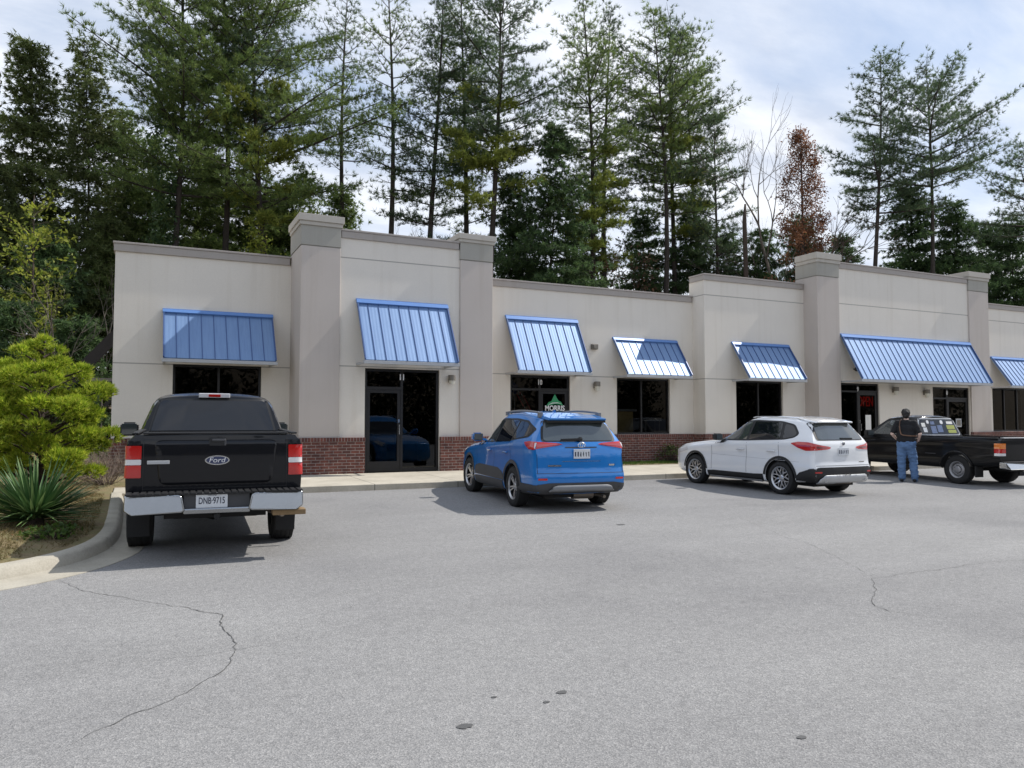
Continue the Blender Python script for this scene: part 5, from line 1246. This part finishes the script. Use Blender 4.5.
for i, (kind, x, y, zt_, hw, zc) in enumerate(TREES):
    z0 = hill(x, y)-.1
    if kind == 'pine':
        lf = ['pine', 'pine_blue'][i % 2]
        dens = 1.0
        if ip in (17, 18, 19): lf = ('cedar_olive', 'cedar_olive', 'pine')[ip-17]; dens = 1.0
        if ip in (3, 4): dens = .62
        if ip in (14, 15, 16): lf = 'pine_blue'; dens = 1.0
        if 8 <= ip <= 12: dens = .85
        left_group = ip >= 17
        t = conifer('pine_tree', PLAB[ip], 'pine tree', 100+i, x, y, z0, zt_, hw*(1.6 if ip < 3 else 1.3 if ip < 14 else 1.1 if ip == 14 else 1.35), zc-(4.0 if ip < 3 else 2.2 if ip < 14 else 0), lf, 'cone' if left_group else 'pine', 'tall pines behind the building', dens, lean=.25 if ip == 15 else 0)
        # lower boughs in lighter olive needles on some trunks
        if ip in (2, 7, 8, 11):
            rng = np.random.default_rng(500+i); C = []; D = []; B = MB()
            for k in range(13):
                a = rng.uniform(-2.9, .1); L = rng.uniform(1.2, 2.7); h0 = (zc-z0)-rng.uniform(-1.0, 4.8); out = np.array([math.cos(a), math.sin(a), 0]); sd2 = np.array([-out[1], out[0], 0])
                p0 = np.array([0, 0, h0]); B.tube([p0, p0+out*L*.5+[0, 0, .1], p0+out*L+[0, 0, .25]], [.03, .02, .008], 4, cap=False)
                for j in range(70):
                    s = rng.uniform(.3, 1.05); C.append(p0+out*L*s+sd2*rng.normal(0, .32*(1.2-s*.5))+np.array([0, 0, .2*s+rng.normal(0, .09)])); D.append(out*.6+sd2*rng.normal(0, .4)+np.array([0, 0, .5]))
            B.build('lower_limbs', M['bark_pine'], t, smooth=True, sharp=0, recalc=False)
            V, F = tufts(rng, np.array(C), unit(np.array(D)), 11, .27, .019, .6, .05); np_obj('lower_boughs', V, F, M['pine_olive'], t)
        if ip == 0:           # ivy on the trunk
            rng = np.random.default_rng(9); n = 2600; hh = rng.uniform(4, zt_-z0-6, n); a = rng.uniform(0, 6.28, n); rr = .30+.42*np.abs(rng.normal(0, .6, n))*(.6+.4*np.sin(hh*1.7))
            V, F = leaves(rng, np.stack([rr*np.cos(a), rr*np.sin(a), hh], 1), .11); np_obj('ivy', V, F, M['hemlock'], t)
        ip += 1
    elif kind == 'hem':
        lf = 'cedar_olive' if ih in (17, 19) else 'hemlock'
        if ih in (0, 1, 2, 3, 6): lf = 'pine'
        conifer('hemlock_tree', HLAB[ih], 'hemlock', 300+i, x, y, z0, zt_, hw*1.4, max(zc-1.5, z0+.6), lf, 'cone', 'dark evergreens in the understorey', 1.0); ih += 1
    elif kind == 'hem2':
        conifer('hemlock_tree', ['mid green hemlock beside the vine-clad pine trunk', 'mid green hemlock filling the gap behind the left wall top', 'mid green hemlock close left of the first pier'][ih2], 'hemlock', 300+i, x, y, z0, zt_, hw*1.3, zc, ['pine', 'cedar_olive', 'pine'][ih2], 'cone', 'dark evergreens in the understorey', 1.0); ih2 += 1
    elif kind == 'yg':
        rng = np.random.default_rng(40+i); t = thing('sapling', ['young yellow-green sapling among the dark trees at far left', 'small bright yellow-green sapling above the left wall by the first pier'][iy], 'sapling', (x, y, z0)); H = zt_-z0; iy += 1
        B = MB(); B.tube([(0, 0, -.2), (.05, 0, H*.6), (0, .05, H*.97)], [.06, .04, .012], 6); C = []
        for k in range(70):
            a = rng.uniform(0, 6.28); h0 = rng.uniform(max(.4, (zc-z0)*.35), H*.93); L = hw*1.45*rng.uniform(.5, 1.15)*(1-.55*(h0/H)**6); e = np.array([math.cos(a)*L, math.sin(a)*L, rng.uniform(.1, .5)])
            B.tube([(0, 0, h0-.2), tuple(np.array([0, 0, h0])+e)], [.014, .005], 4, cap=False)
            for j in range(30): C.append(np.array([0, 0, h0])+e*rng.uniform(.25, 1.05)+rng.normal(0, .10, 3))
        B.build('trunk', M['bark_brown'], t, smooth=True, sharp=0, recalc=False)
        V, F = leaves(rng, np.array(C), .085, .8); np_obj('crown', V, F, M['yellowgreen'], t)
    elif kind == 'red':
        t, tips = bare_tree('rust_leaved_tree', 'tree still holding rust-red leaves left of the lone layered pine', 61, x, y, z0, (zt_-z0)*.8, .15, .15, 4, 'bark_brown')
        rng = np.random.default_rng(62); Hh = zt_-z0; B = MB(); cl = []
        for q in range(120):
            f = rng.random(); h = Hh*(.40+.56*f); r = (1.75*(1-f)**.75+.18)*rng.uniform(.35, 1.0); a = rng.uniform(0, 6.28); e = np.array([math.cos(a)*r, math.sin(a)*r, h]); cl.append(e)
            B.tube([(.02, .05, h-.5*r-.1), tuple(e*np.array([.55, .55, 1])-np.array([0, 0, .15*r])), tuple(e)], [.018, .012, .004], 3, cap=False)
        B.tube([(.02, .05, Hh*.35), (.04, .0, Hh*.7), (0, 0, Hh*.98)], [.11, .06, .012], 6); B.build('limbs', M['bark_brown'], t, smooth=True, sharp=0, recalc=False)
        C = np.array(cl); pass
        C = np.repeat(C, 110, 0)+rng.normal(0, .17, (len(C)*110, 3))
        V, F = leaves(rng, C, .06, .2); np_obj('crown', V, F, M['rust_leaf'], t)
    elif kind == 'bare':
        big = ib == 0
        bare_tree('bare_tree', BLAB[ib], 70+i, x, y, z0, zt_-z0, .13 if big else .055, .35 if big else .25, 4 if big else 3, 'bark_grey', None if big else 'leafless trees in the woods'); ib += 1
    elif kind == 'snag':
        t = thing('snag', 'broken dark dead trunk standing left of the bare tree', 'dead tree', (x, y, z0)); H = zt_-z0
        B = MB(); B.tube([(0, 0, -.3), (.05, 0, H*.5), (-.02, .03, H*.93), (.02, 0, H)], [.17, .14, .11, .05], 8)
        for hh, a, L in ((H*.78, 2.8, .7), (H*.86, .2, .45), (H*.66, 3.4, .9)): B.tube([(0, 0, hh), (math.cos(a)*L, math.sin(a)*L, hh+.1)], [.03, .01], 4)
        B.build('trunk', M['bark_brown'], t, smooth=True, sharp=0)
    elif kind == 'rshrub':
        t, tips = bare_tree('brown_leaved_tree', 'small brown-leaved tree above the roofline between pine trunks', 64, x, y, z0, zt_-z0, .07, .5, 4, 'bark_brown')
        rng = np.random.default_rng(65); C = np.array([p for p, d in tips]); C = np.repeat(C, 16, 0)+rng.normal(0, .28, (len(C)*16, 3)); C = C[rng.permutation(len(C))[:3000]]
        V, F = leaves(rng, C, .075, .2); np_obj('crown', V, F, M['rust_dim'], t)

# woods on the far side of the lot, behind the camera: what the glass and paint reflect
rng = np.random.default_rng(77); cs = []
for k in range(90):
    x = -75+k*2.1+rng.uniform(-1, 1); y = -38-rng.uniform(0, 14); Hh = rng.uniform(7, 15); n = 1100
    u = rng.uniform(0, 1, n)**1.4; a = rng.uniform(0, 6.28, n); rr = 2.6*np.sqrt(rng.uniform(0, 1, n))*(1-u**2*.7)
    cs.append(np.stack([x+rr*np.cos(a), y+rr*np.sin(a), u*Hh-.5], 1))
V, F = leaves(rng, np.concatenate(cs), .34, .2); tag(np_obj('far_woodland', V, F, M['woods']), 'belt of mixed woodland on the far side of the lot', 'woodland', kind='stuff')
# shaded brush on the bank left of the building
rng = np.random.default_rng(78); n = 5200; X = rng.uniform(-14, -1.2, n); Y = rng.uniform(23, 36, n); C = np.array([(x, y, hill(x, y)+abs(rng.normal(0, .55))) for x, y in zip(X, Y)])
V, F = leaves(rng, C, .13, .1); tag(np_obj('undergrowth', V, F, M['cedar_olive']), 'shaded scrub covering the bank under the trees', 'undergrowth', kind='stuff')

# bright rounded conifer bush at the left
def bush():
    rng = np.random.default_rng(5); x, y = -1.55, 15.55; z0 = bed_z(x, y)-.02
    t = thing('conifer_bush', 'large bright yellow-green conifer bush with clumpy boughs beside the building corner', 'bush', (x, y, z0))
    B = MB(); C = []; D = []
    pads = []
    for k in range(68):
        h = .42+2.05*(k/67)**.95; f = h/2.5
        rad = .98*(1-(max(0, f-.42)/.62)**1.9)**.6*(.72+.28*min(1, f/.25)) if f < 1 else .1
        a = k*2.4+rng.uniform(-.4, .4); q = rad*rng.uniform(.62, 1.0)
        q *= rng.choice([.8, 1.0, 1.0, 1.14])
        h += rng.uniform(-.12, .12)
        if k > 62: q *= .6; h += rng.uniform(0, .18)
        pads.append((np.array([math.cos(a)*q, math.sin(a)*q, h]), rng.uniform(.17, .28)*(1 if f < .8 else .72), np.array([math.cos(a), math.sin(a), 0])))
    B.tube([(0, 0, -.1), (.06, .05, .8), (-.04, 0, 1.7), (0, 0, 2.3)], [.09, .07, .05, .02], 7)
    for c, r, o in pads:
        hb = max(.15, c[2]-.55*np.linalg.norm(c[:2])); B.tube([(0, 0, hb), tuple(c*np.array([.5, .5, 1])+np.array([0, 0, (hb-c[2])*.35])), tuple(c)], [.026, .018, .008], 4, cap=False)
        n = int(190*(r/.24)**2); v = unit(rng.normal(0, 1, (n, 3))+np.array([0, 0, .55])+o*.35)
        C.append(c+v*r*np.array([1.05, 1.05, .62])*rng.uniform(.55, 1.04, (n, 1))); D.append(unit(v*.7+np.array([0, 0, .6])+o*.2))
    B.build('trunk', M['bark_brown'], t, smooth=True, sharp=0, recalc=False)
    V, F = tufts(rng, np.concatenate(C), np.concatenate(D), 8, .085, .0085, .5, .15); np_obj('foliage', V, F, M['bush'], t)
bush()
# yucca
def sword(V, F, p, a, e, L, w, droop):
    b0 = len(V); d = np.array([math.cos(a)*math.cos(e), math.sin(a)*math.cos(e), math.sin(e)]); s = np.array([-math.sin(a), math.cos(a), 0])
    n = np.cross(d, s)
    for k in range(7):
        f = k/6; c = p+d*L*f+np.array([0, 0, -droop*f*f*L])*1.0; ww = w*(1-f**2.2)*(.75+.5*math.sin(f*PI))+.001
        V += [c-s*ww+n*ww*.35, c-n*ww*.2, c+s*ww+n*ww*.35]
    for k in range(6):
        a0 = b0+k*3; F += [(a0, a0+1, a0+4, a0+3), (a0+1, a0+2, a0+5, a0+4)]
def yucca():
    rng = np.random.default_rng(6); x, y = -1.22, 11.75; z0 = bed_z(x, y)-.02; V = []; F = []
    t = thing('yucca', 'spiky dark green yucca with sword leaves in front of the bright bush', 'yucca', (x, y, z0))
    for k in range(300):
        e = math.asin(rng.uniform(.02, .98)); a = rng.uniform(0, 6.28); L = rng.uniform(.70, .98)*(.82+.18*math.sin(e)); sword(V, F, np.array([math.cos(a)*.08, math.sin(a)*.08, .08+.12*rng.random()]), a, e, L, rng.uniform(.013, .020), rng.uniform(.02, .22)*(1-.6*math.sin(e)))
    np_obj('leaves', V, F, M['yucca'], t, smooth=False)
    b = MB(); b.lathe([(.0, .22), (.09, .18), (.12, 0), (.10, -.1), (0, -.1)], 12, close=False); b.build('stem', M['bark_brown'], t)
yucca()
def leafy(x, y, label, seed, n, rad, hgt, size, m='green_leaf', name='low_plant', cat='plant'):
    rng = np.random.default_rng(seed); z0 = bed_z(x, y) if y < 17.2 else ZS1; t = thing(name, label, cat, (x, y, z0)); B = MB(); C = []
    for k in range(n):
        a = rng.uniform(0, 6.28); q = rad*math.sqrt(rng.random()); h = hgt*(1-(q/rad)**2*.6)*rng.uniform(.4, 1); e = np.array([math.cos(a)*q, math.sin(a)*q, h])
        B.tube([(e[0]*.25, e[1]*.25, -.02), tuple(e)], [.006, .003], 3, cap=False)
        for j in range(5): C.append(e+rng.normal(0, size*.9, 3)+np.array([0, 0, size*.3]))
    C = np.array(C); C[:, 2] = np.maximum(C[:, 2], .02)
    B.build('stems', M['bark_brown'], t, recalc=False); V, F = leaves(rng, C, size, .8); np_obj('foliage', V, F, M[m], t)
leafy(-.92, 10.75, 'small leafy green plant at the foot of the yucca', 11, 60, .33, .16, .035)
leafy(15.15, 19.85, 'small olive shrub against the brick beside the white car nose', 12, 90, .48, .62, .045, 'cedar_olive', 'low_shrub', 'shrub')
leafy(-2.4, 13.0, 'low rusty-leaved plant at the left edge behind the yucca', 13, 90, .6, .75, .05, 'rust_dim', 'low_shrub', 'shrub')
# dry twiggy shrub by the sidewalk end
def twiggy():
    rng = np.random.default_rng(8); x, y = -.62, 17.75; z0 = bed_z(x, y); t = thing('dry_shrub', 'bare tan twiggy shrub between the bush and the pickup', 'shrub', (x, y, z0)); B = MB(); tips = []
    for k in range(58):
        a = rng.uniform(0, 6.28); e = rng.uniform(.25, 1.5)
        branching(B, rng, np.array([math.cos(a)*.10, math.sin(a)*.10, -.02]), np.array([math.cos(a)*math.cos(e), math.sin(a)*math.cos(e), math.sin(e)]), rng.uniform(.30, .44), .009, 2, tips, 0, 3)
    B.build('twigs', M['twig'], t, recalc=False)
twiggy()
# grass: countless blades on the island, tufts along the planting strips
rng = np.random.default_rng(21)
def in_bed(x, y):
    return any(True for _ in (0,)) and (x < -.48 or (17.35 < y < 20.2 and x < .95)) and y < 22
pts = []
kx = np.array([[p.x, p.y] for p in kp])
while len(pts) < 15000:
    x = -.5-abs(rng.normal(0, 1.9)); y = rng.uniform(5.5, 19.5)
    j = np.argmin(np.hypot(kx[:, 0]-x, kx[:, 1]-y)); tx = kx[min(j+1, len(kx)-1)]-kx[max(j-1, 0)]; dv = np.array([x, y])-kx[j]
    if tx[0]*dv[1]-tx[1]*dv[0] < .03: continue
    if noise.noise(Vector((x*1.6, y*1.6, 2))) < -.22 and rng.random() < .8: continue
    pts.append((x, y, bed_z(x, y)))
C = np.array(pts); D = unit(rng.normal(0, .5, (len(C), 3))+np.array([0, 0, .8]))
V, F = tufts(rng, C, D, 3, .055, .0035, .5, .2); tag(np_obj('grass', V, F, M['grass']), 'short dry grass on the kerbed island', 'grass', kind='stuff')
C = np.array([(rng.uniform(11.6, 16.2), rng.uniform(19.02, 20.1), ZS1+.02) for _ in range(2500)]+[(rng.uniform(16.4, 20.6), rng.uniform(19.02, 19.5), ZS1+.02) for _ in range(900)]+[(rng.uniform(8.7, 9.6), rng.uniform(19.02, 20.1), ZS1+.02) for _ in range(300)])
V, F = tufts(rng, C, np.tile([[0, 0, 1.0]], (len(C), 1)), 3, .07, .004, .5, .2); tag(np_obj('grass', V, F, M['green_leaf']), 'strip of green grass along the foot of the brick wall', 'grass', kind='stuff')
# fallen leaves in the gutter corner and over the bed
n = 700; C = np.array([(-.02+abs(rng.normal(0, .16)), 15.95-abs(rng.normal(0, .22)), 0) for _ in range(n)]); C[:, 2] = gz(15.8)+.03+rng.uniform(0, .05, n)
V, F = leaves(rng, C, .022, 2); tag(np_obj('fallen_leaves', V, F, M['rust_leaf']), 'tan fallen leaves drifted into the gutter corner', 'leaves', kind='stuff')
pts = []
while len(pts) < 2600:
    x = -.7-abs(rng.normal(0, 2.0)); y = rng.uniform(10.6, 19.5); pts.append((x, y, bed_z(x, y)+.012))
V, F = leaves(rng, np.array(pts), .020, 2.5); tag(np_obj('fallen_leaves', V, F, M['rust_leaf']), 'scattered brown leaves lying on the island grass', 'leaves', kind='stuff')

# ------------------------------------------------------------------ the person at the pickup door
def blob(caps, voxel, name, mat, parent, smooth_it=5, fold=0, seed=0):
    """union of tapered, round-ended limbs remeshed into one continuous skin"""
    b = MB()
    for p0, r0, p1, r1 in caps:
        p0 = Vector(p0); p1 = Vector(p1); d = p1-p0; L = d.length; d = d.normalized() if L > 1e-6 else Vector((0, 0, 1))
        P = []; Q = []
        for k in range(6): a = -PI/2+k/5*PI/2; P.append(p0+d*r0*math.sin(a)); Q.append(max(.0008, r0*math.cos(a)))
        for k in range(1, 5): P.append(p0+(p1-p0)*k/5); Q.append(r0+(r1-r0)*k/5)
        for k in range(6): a = k/5*PI/2; P.append(p1+d*r1*math.sin(a)); Q.append(max(.0008, r1*math.cos(a)))
        P2 = [P[0]]; Q2 = [Q[0]]
        for p, q in zip(P[1:], Q[1:]):
            if (p-P2[-1]).length > 1e-5: P2.append(p); Q2.append(q)
        b.tube(P2, Q2, 14)
    me = bpy.data.meshes.new('blob'); me.from_pydata(b.v, [], b.f)
    bm = bmesh.new(); bm.from_mesh(me); bmesh.ops.recalc_face_normals(bm, faces=bm.faces); bm.to_mesh(me); bm.free()
    o = bpy.data.objects.new('blob', me); COL.objects.link(o)
    m = o.modifiers.new('r', 'REMESH'); m.mode = 'VOXEL'; m.voxel_size = voxel
    m = o.modifiers.new('s', 'SMOOTH'); m.factor = .5; m.iterations = smooth_it
    res = eval_mesh(o, name); bpy.data.objects.remove(o); bpy.data.meshes.remove(me)
    if fold:
        ns = [v.normal.copy() for v in res.vertices]
        for v, n_ in zip(res.vertices, ns):
            q = Vector((v.co.x*9+seed, v.co.y*9, v.co.z*16)); v.co += n_*fold*(noise.noise(q)+.6*noise.noise(q*2.1))
    res.materials.clear(); res.materials.append(mat)
    return finish(res, name, parent, True, 0, 0)
def person():
    t = thing('person', 'person in black T-shirt and loose blue jeans, back turned, standing at the pickup door', 'person')
    S = {}
    for s in (1, -1):
        S[s] = dict(hip=(0, s*.092+.015, .92 if s > 0 else .905), knee=(.015 if s > 0 else .075, s*.112+(.01 if s > 0 else -.015), .50), ank=(-.03 if s > 0 else -.005, s*.115+(.0 if s > 0 else -.045), .085), sh=(-.015, s*.185, 1.43), el=(-.075, s*.305, 1.165), wr=(.125 if s > 0 else .10, s*.245, 1.035 if s > 0 else 1.00))
    caps = [((0, -.07, .95), .115, (0, .07, .95), .115), ((0, -.05, 1.08), .112, (0, .05, 1.08), .112), ((0, -.085, 1.30), .118, (0, .085, 1.30), .118), ((-.01, -.14, 1.415), .065, (-.01, .14, 1.415), .065),
            ((0, 0, .95), .125, (0, 0, 1.30), .125), ((-.01, 0, 1.42), .062, (.012, 0, 1.53), .053)]
    caps += [((.02, 0, 1.655), .088, (.035, 0, 1.640), .090), ((.055, 0, 1.585), .058, (.075, 0, 1.565), .042), ((.045, 0, 1.62), .07, (.06, 0, 1.60), .062), ((.118, 0, 1.635), .010, (.140, 0, 1.602), .014)]   # skull, jaw, nose
    for s in (1, -1):
        d = S[s]
        caps += [(d['hip'], .088, d['knee'], .058), (d['knee'], .056, d['ank'], .040), (d['ank'], .042, (d['ank'][0]+.13, d['ank'][1]+s*.02, .04), .036)]
        caps += [(d['sh'], .056, d['el'], .042), (d['el'], .041, d['wr'], .028), ((.0, s*.088, 1.635), .012, (-.005, s*.094, 1.60), .010)]
        w = Vector(d['wr']); f = Vector((.86, -s*.42, -.12)).normalized(); side = Vector((0, 0, 1)); lat = f.cross(side).normalized()*s
        palm = w+f*.055
        caps += [(w, .027, palm, .027), (w+f*.03+side*.016, .018, w+f*.085+side*.026, .016), (w+f*.03-side*.016, .018, w+f*.08-side*.026, .016)]
        for k, (o, L) in enumerate(((.030, .068), (.011, .078), (-.009, .072), (-.028, .056))):
            b0 = w+f*.088+side*o; b1 = b0+(f+lat*.25).normalized()*L*.5; b2 = b1+(f*.6+lat*.8).normalized()*L*.5
            caps += [(b0, .0098, b1, .0092), (b1, .0092, b2, .0078)]
        th0 = w+f*.035+side*.024; th1 = th0+(f*.6+side*.75).normalized()*.040; caps += [(th0, .0125, th1, .0110), (th1, .0105, th1+(f*.9+side*.25).normalized()*.030, .009)]
    body = blob(caps, .0085, 'body', M['skin'], t, 4)
    shirt = [((0, -.075, 1.02), .150, (0, .075, 1.02), .150), ((-.012, -.08, 1.14), .140, (-.012, .08, 1.14), .140), ((-.005, -.085, 1.28), .138, (-.005, .085, 1.28), .138), ((0, -.06, 1.0), .142, (0, -.075, 1.28), .136), ((0, .06, 1.0), .142, (0, .075, 1.28), .136), ((-.015, -.155, 1.415), .078, (-.015, .155, 1.415), .078), ((-.012, -.05, 1.44), .075, (-.012, .05, 1.44), .075)]
    for s in (1, -1):
        d = S[s]; e = Vector(d['sh']).lerp(Vector(d['el']), .78); shirt.append((d['sh'], .074, e, .068))
    blob(shirt, .012, 'shirt', M['shirt'], t, 4, .007, 3)
    jeans = [((0, -.075, .95), .145, (0, .075, .95), .145), ((-.01, -.065, .90), .142, (-.01, .065, .90), .142)]
    for s in (1, -1):
        d = S[s]; k = Vector(d['knee']); a = Vector(d['ank'])
        jeans += [(d['hip'], .118, k, .097), (k, .095, a+Vector((0, 0, .03)), .086), (a+Vector((0, 0, .03)), .081, a+Vector((.01, 0, .0)), .080)]
    blob(jeans, .012, 'jeans', M['denim'], t, 3, .020, 8)
    for s in (1, -1):
        a = Vector(S[s]['ank'])
        blob([((a.x-.055, a.y, .042), .042, (a.x+.06, a.y+s*.008, .040), .044), ((a.x+.06, a.y+s*.008, .036), .044, (a.x+.165, a.y+s*.022, .032), .036)], .010, 'shoe', M['black_plastic'], t, 3)
    hair = [((-.005, 0, 1.675), .098, (.02, 0, 1.690), .098), ((-.045, 0, 1.60), .068, (-.03, 0, 1.66), .080), ((-.01, -.03, 1.72), .062, (-.01, .03, 1.72), .062), ((-.02, .055, 1.64), .040, (-.02, .055, 1.70), .048), ((-.02, -.055, 1.64), .040, (-.02, -.055, 1.70), .048)]
    blob(hair, .010, 'hair', M['hair'], t, 2, .010, 5)
    for s in (1, -1):
        b = MB(); b.lathe([(0, .011), (.008, .008), (.011, 0), (.008, -.008), (0, -.011)], 10, Matrix.Translation((.108, s*.034, 1.645)), close=False); b.build('eye', M['white'], t, smooth=True)
    b = MB(); b.tube([(.108, -.024, 1.575), (.118, 0, 1.572), (.108, .024, 1.575)], .006, 6); b.build('mouth', M['red_lens'], t, smooth=True)
    b = MB()                 # cross-body strap and belt band over the shirt back
    P = [(.05, .10, 1.515), (-.055, .115, 1.497), (-.105, .125, 1.44), (-.150, .128, 1.36), (-.156, .120, 1.26), (-.160, .100, 1.16), (-.163, .05, 1.135), (-.165, -.03, 1.125), (-.156, -.12, 1.118), (-.085, -.205, 1.115), (.02, -.225, 1.115)]
    for a, c in zip(P, P[1:]): b.beam(a, c, .010, .026)
    b.build('strap', M['leather'], t)
    return t
pr = person()
pr.location = (17.40, 13.22, gz(13.22)+.004); pr.scale = (1.03,)*3; pr.rotation_euler = (0, 0, PI/2-R(60))

# ------------------------------------------------------------------ sky, sun, camera
sd = Vector((.885, -.055, 1.0)).normalized()
w = bpy.data.worlds.new('World'); SC.world = w; w.use_nodes = True
nt = w.node_tree; bg = nt.nodes['Background']
sky = nt.nodes.new('ShaderNodeTexSky'); sky.sky_type = 'NISHITA'; sky.sun_disc = False
sky.sun_elevation = math.asin(sd.z); sky.sun_rotation = math.atan2(sd.x, sd.y); sky.air_density = 1.0; sky.dust_density = .6; sky.ozone_density = 1.2
co = nt.nodes.new('ShaderNodeTexCoord').outputs['Generated']
sep = nt.nodes.new('ShaderNodeSeparateXYZ'); nt.links.new(co, sep.inputs[0])
zz = math_n(nt, 'ADD', math_n(nt, 'MAXIMUM', sep.outputs[2], 0.0), .22)
px = math_n(nt, 'DIVIDE', sep.outputs[0], zz); py = math_n(nt, 'DIVIDE', sep.outputs[1], zz)
cb = nt.nodes.new('ShaderNodeCombineXYZ'); nt.links.new(px, cb.inputs[0]); nt.links.new(py, cb.inputs[1])
c1 = N(nt, 'ShaderNodeTexNoise', Scale=1.35, Detail=9, Roughness=.56, Distortion=.35)
mp = nt.nodes.new('ShaderNodeMapping'); mp.inputs['Location'].default_value = (3.1, 1.7, .4); mp.inputs['Scale'].default_value = (.75, 1.5, 1); mp.inputs['Rotation'].default_value = (0, 0, R(25))
nt.links.new(cb.outputs[0], mp.inputs[0]); nt.links.new(mp.outputs[0], c1.inputs['Vector'])
cover = ramp(nt, c1.outputs[0], [(.38, (0, 0, 0)), (.60, (1, 1, 1))])
c2 = N(nt, 'ShaderNodeTexNoise', Scale=2.3, Detail=7, Roughness=.6); nt.links.new(mp.outputs[0], c2.inputs['Vector'])
shade = ramp(nt, c2.outputs[0], [(.35, (5.7, 6.2, 7.2)), (.62, (9.0, 9.2, 9.6))])
haze = ramp(nt, sep.outputs[2], [(.0, (1, 1, 1)), (.38, (.25, .25, .25)), (.8, (.15, .15, .15))])
cv = mixc(nt, 1.0, cover, haze, 'SCREEN')
blue = mixc(nt, .45, sky.outputs[0], (4.6, 5.9, 8.2))
fin = mixc(nt, cv, blue, shade)
nt.links.new(fin, bg.inputs[0]); bg.inputs[1].default_value = .128
sl = bpy.data.lights.new('sun', 'SUN'); sl.energy = 4.6; sl.angle = R(.5); sl.color = (1, .955, .89)
so = bpy.data.objects.new('sun', sl); COL.objects.link(so); so.rotation_euler = sd.to_track_quat('Z', 'Y').to_euler(); so.location = (40, -5, 40)
cam = bpy.data.cameras.new('camera'); cam.sensor_width = 36; cam.lens = 770*36/1024; cam.clip_end = 2000; cam.clip_start = .1
cob = bpy.data.objects.new('camera', cam); COL.objects.link(cob); cob.location = (0, 0, 1.73)
cob.rotation_euler = (PI/2+math.atan(38/770), 0, -R(25.7)); SC.camera = cob
SC.view_settings.view_transform = 'Standard'; SC.view_settings.look = 'None'; SC.view_settings.exposure = 0; SC.view_settings.gamma = 1
SC.cycles.use_denoising = True; SC.cycles.max_bounces = 6; SC.cycles.transparent_max_bounces = 12; SC.cycles.sample_clamp_indirect = 6
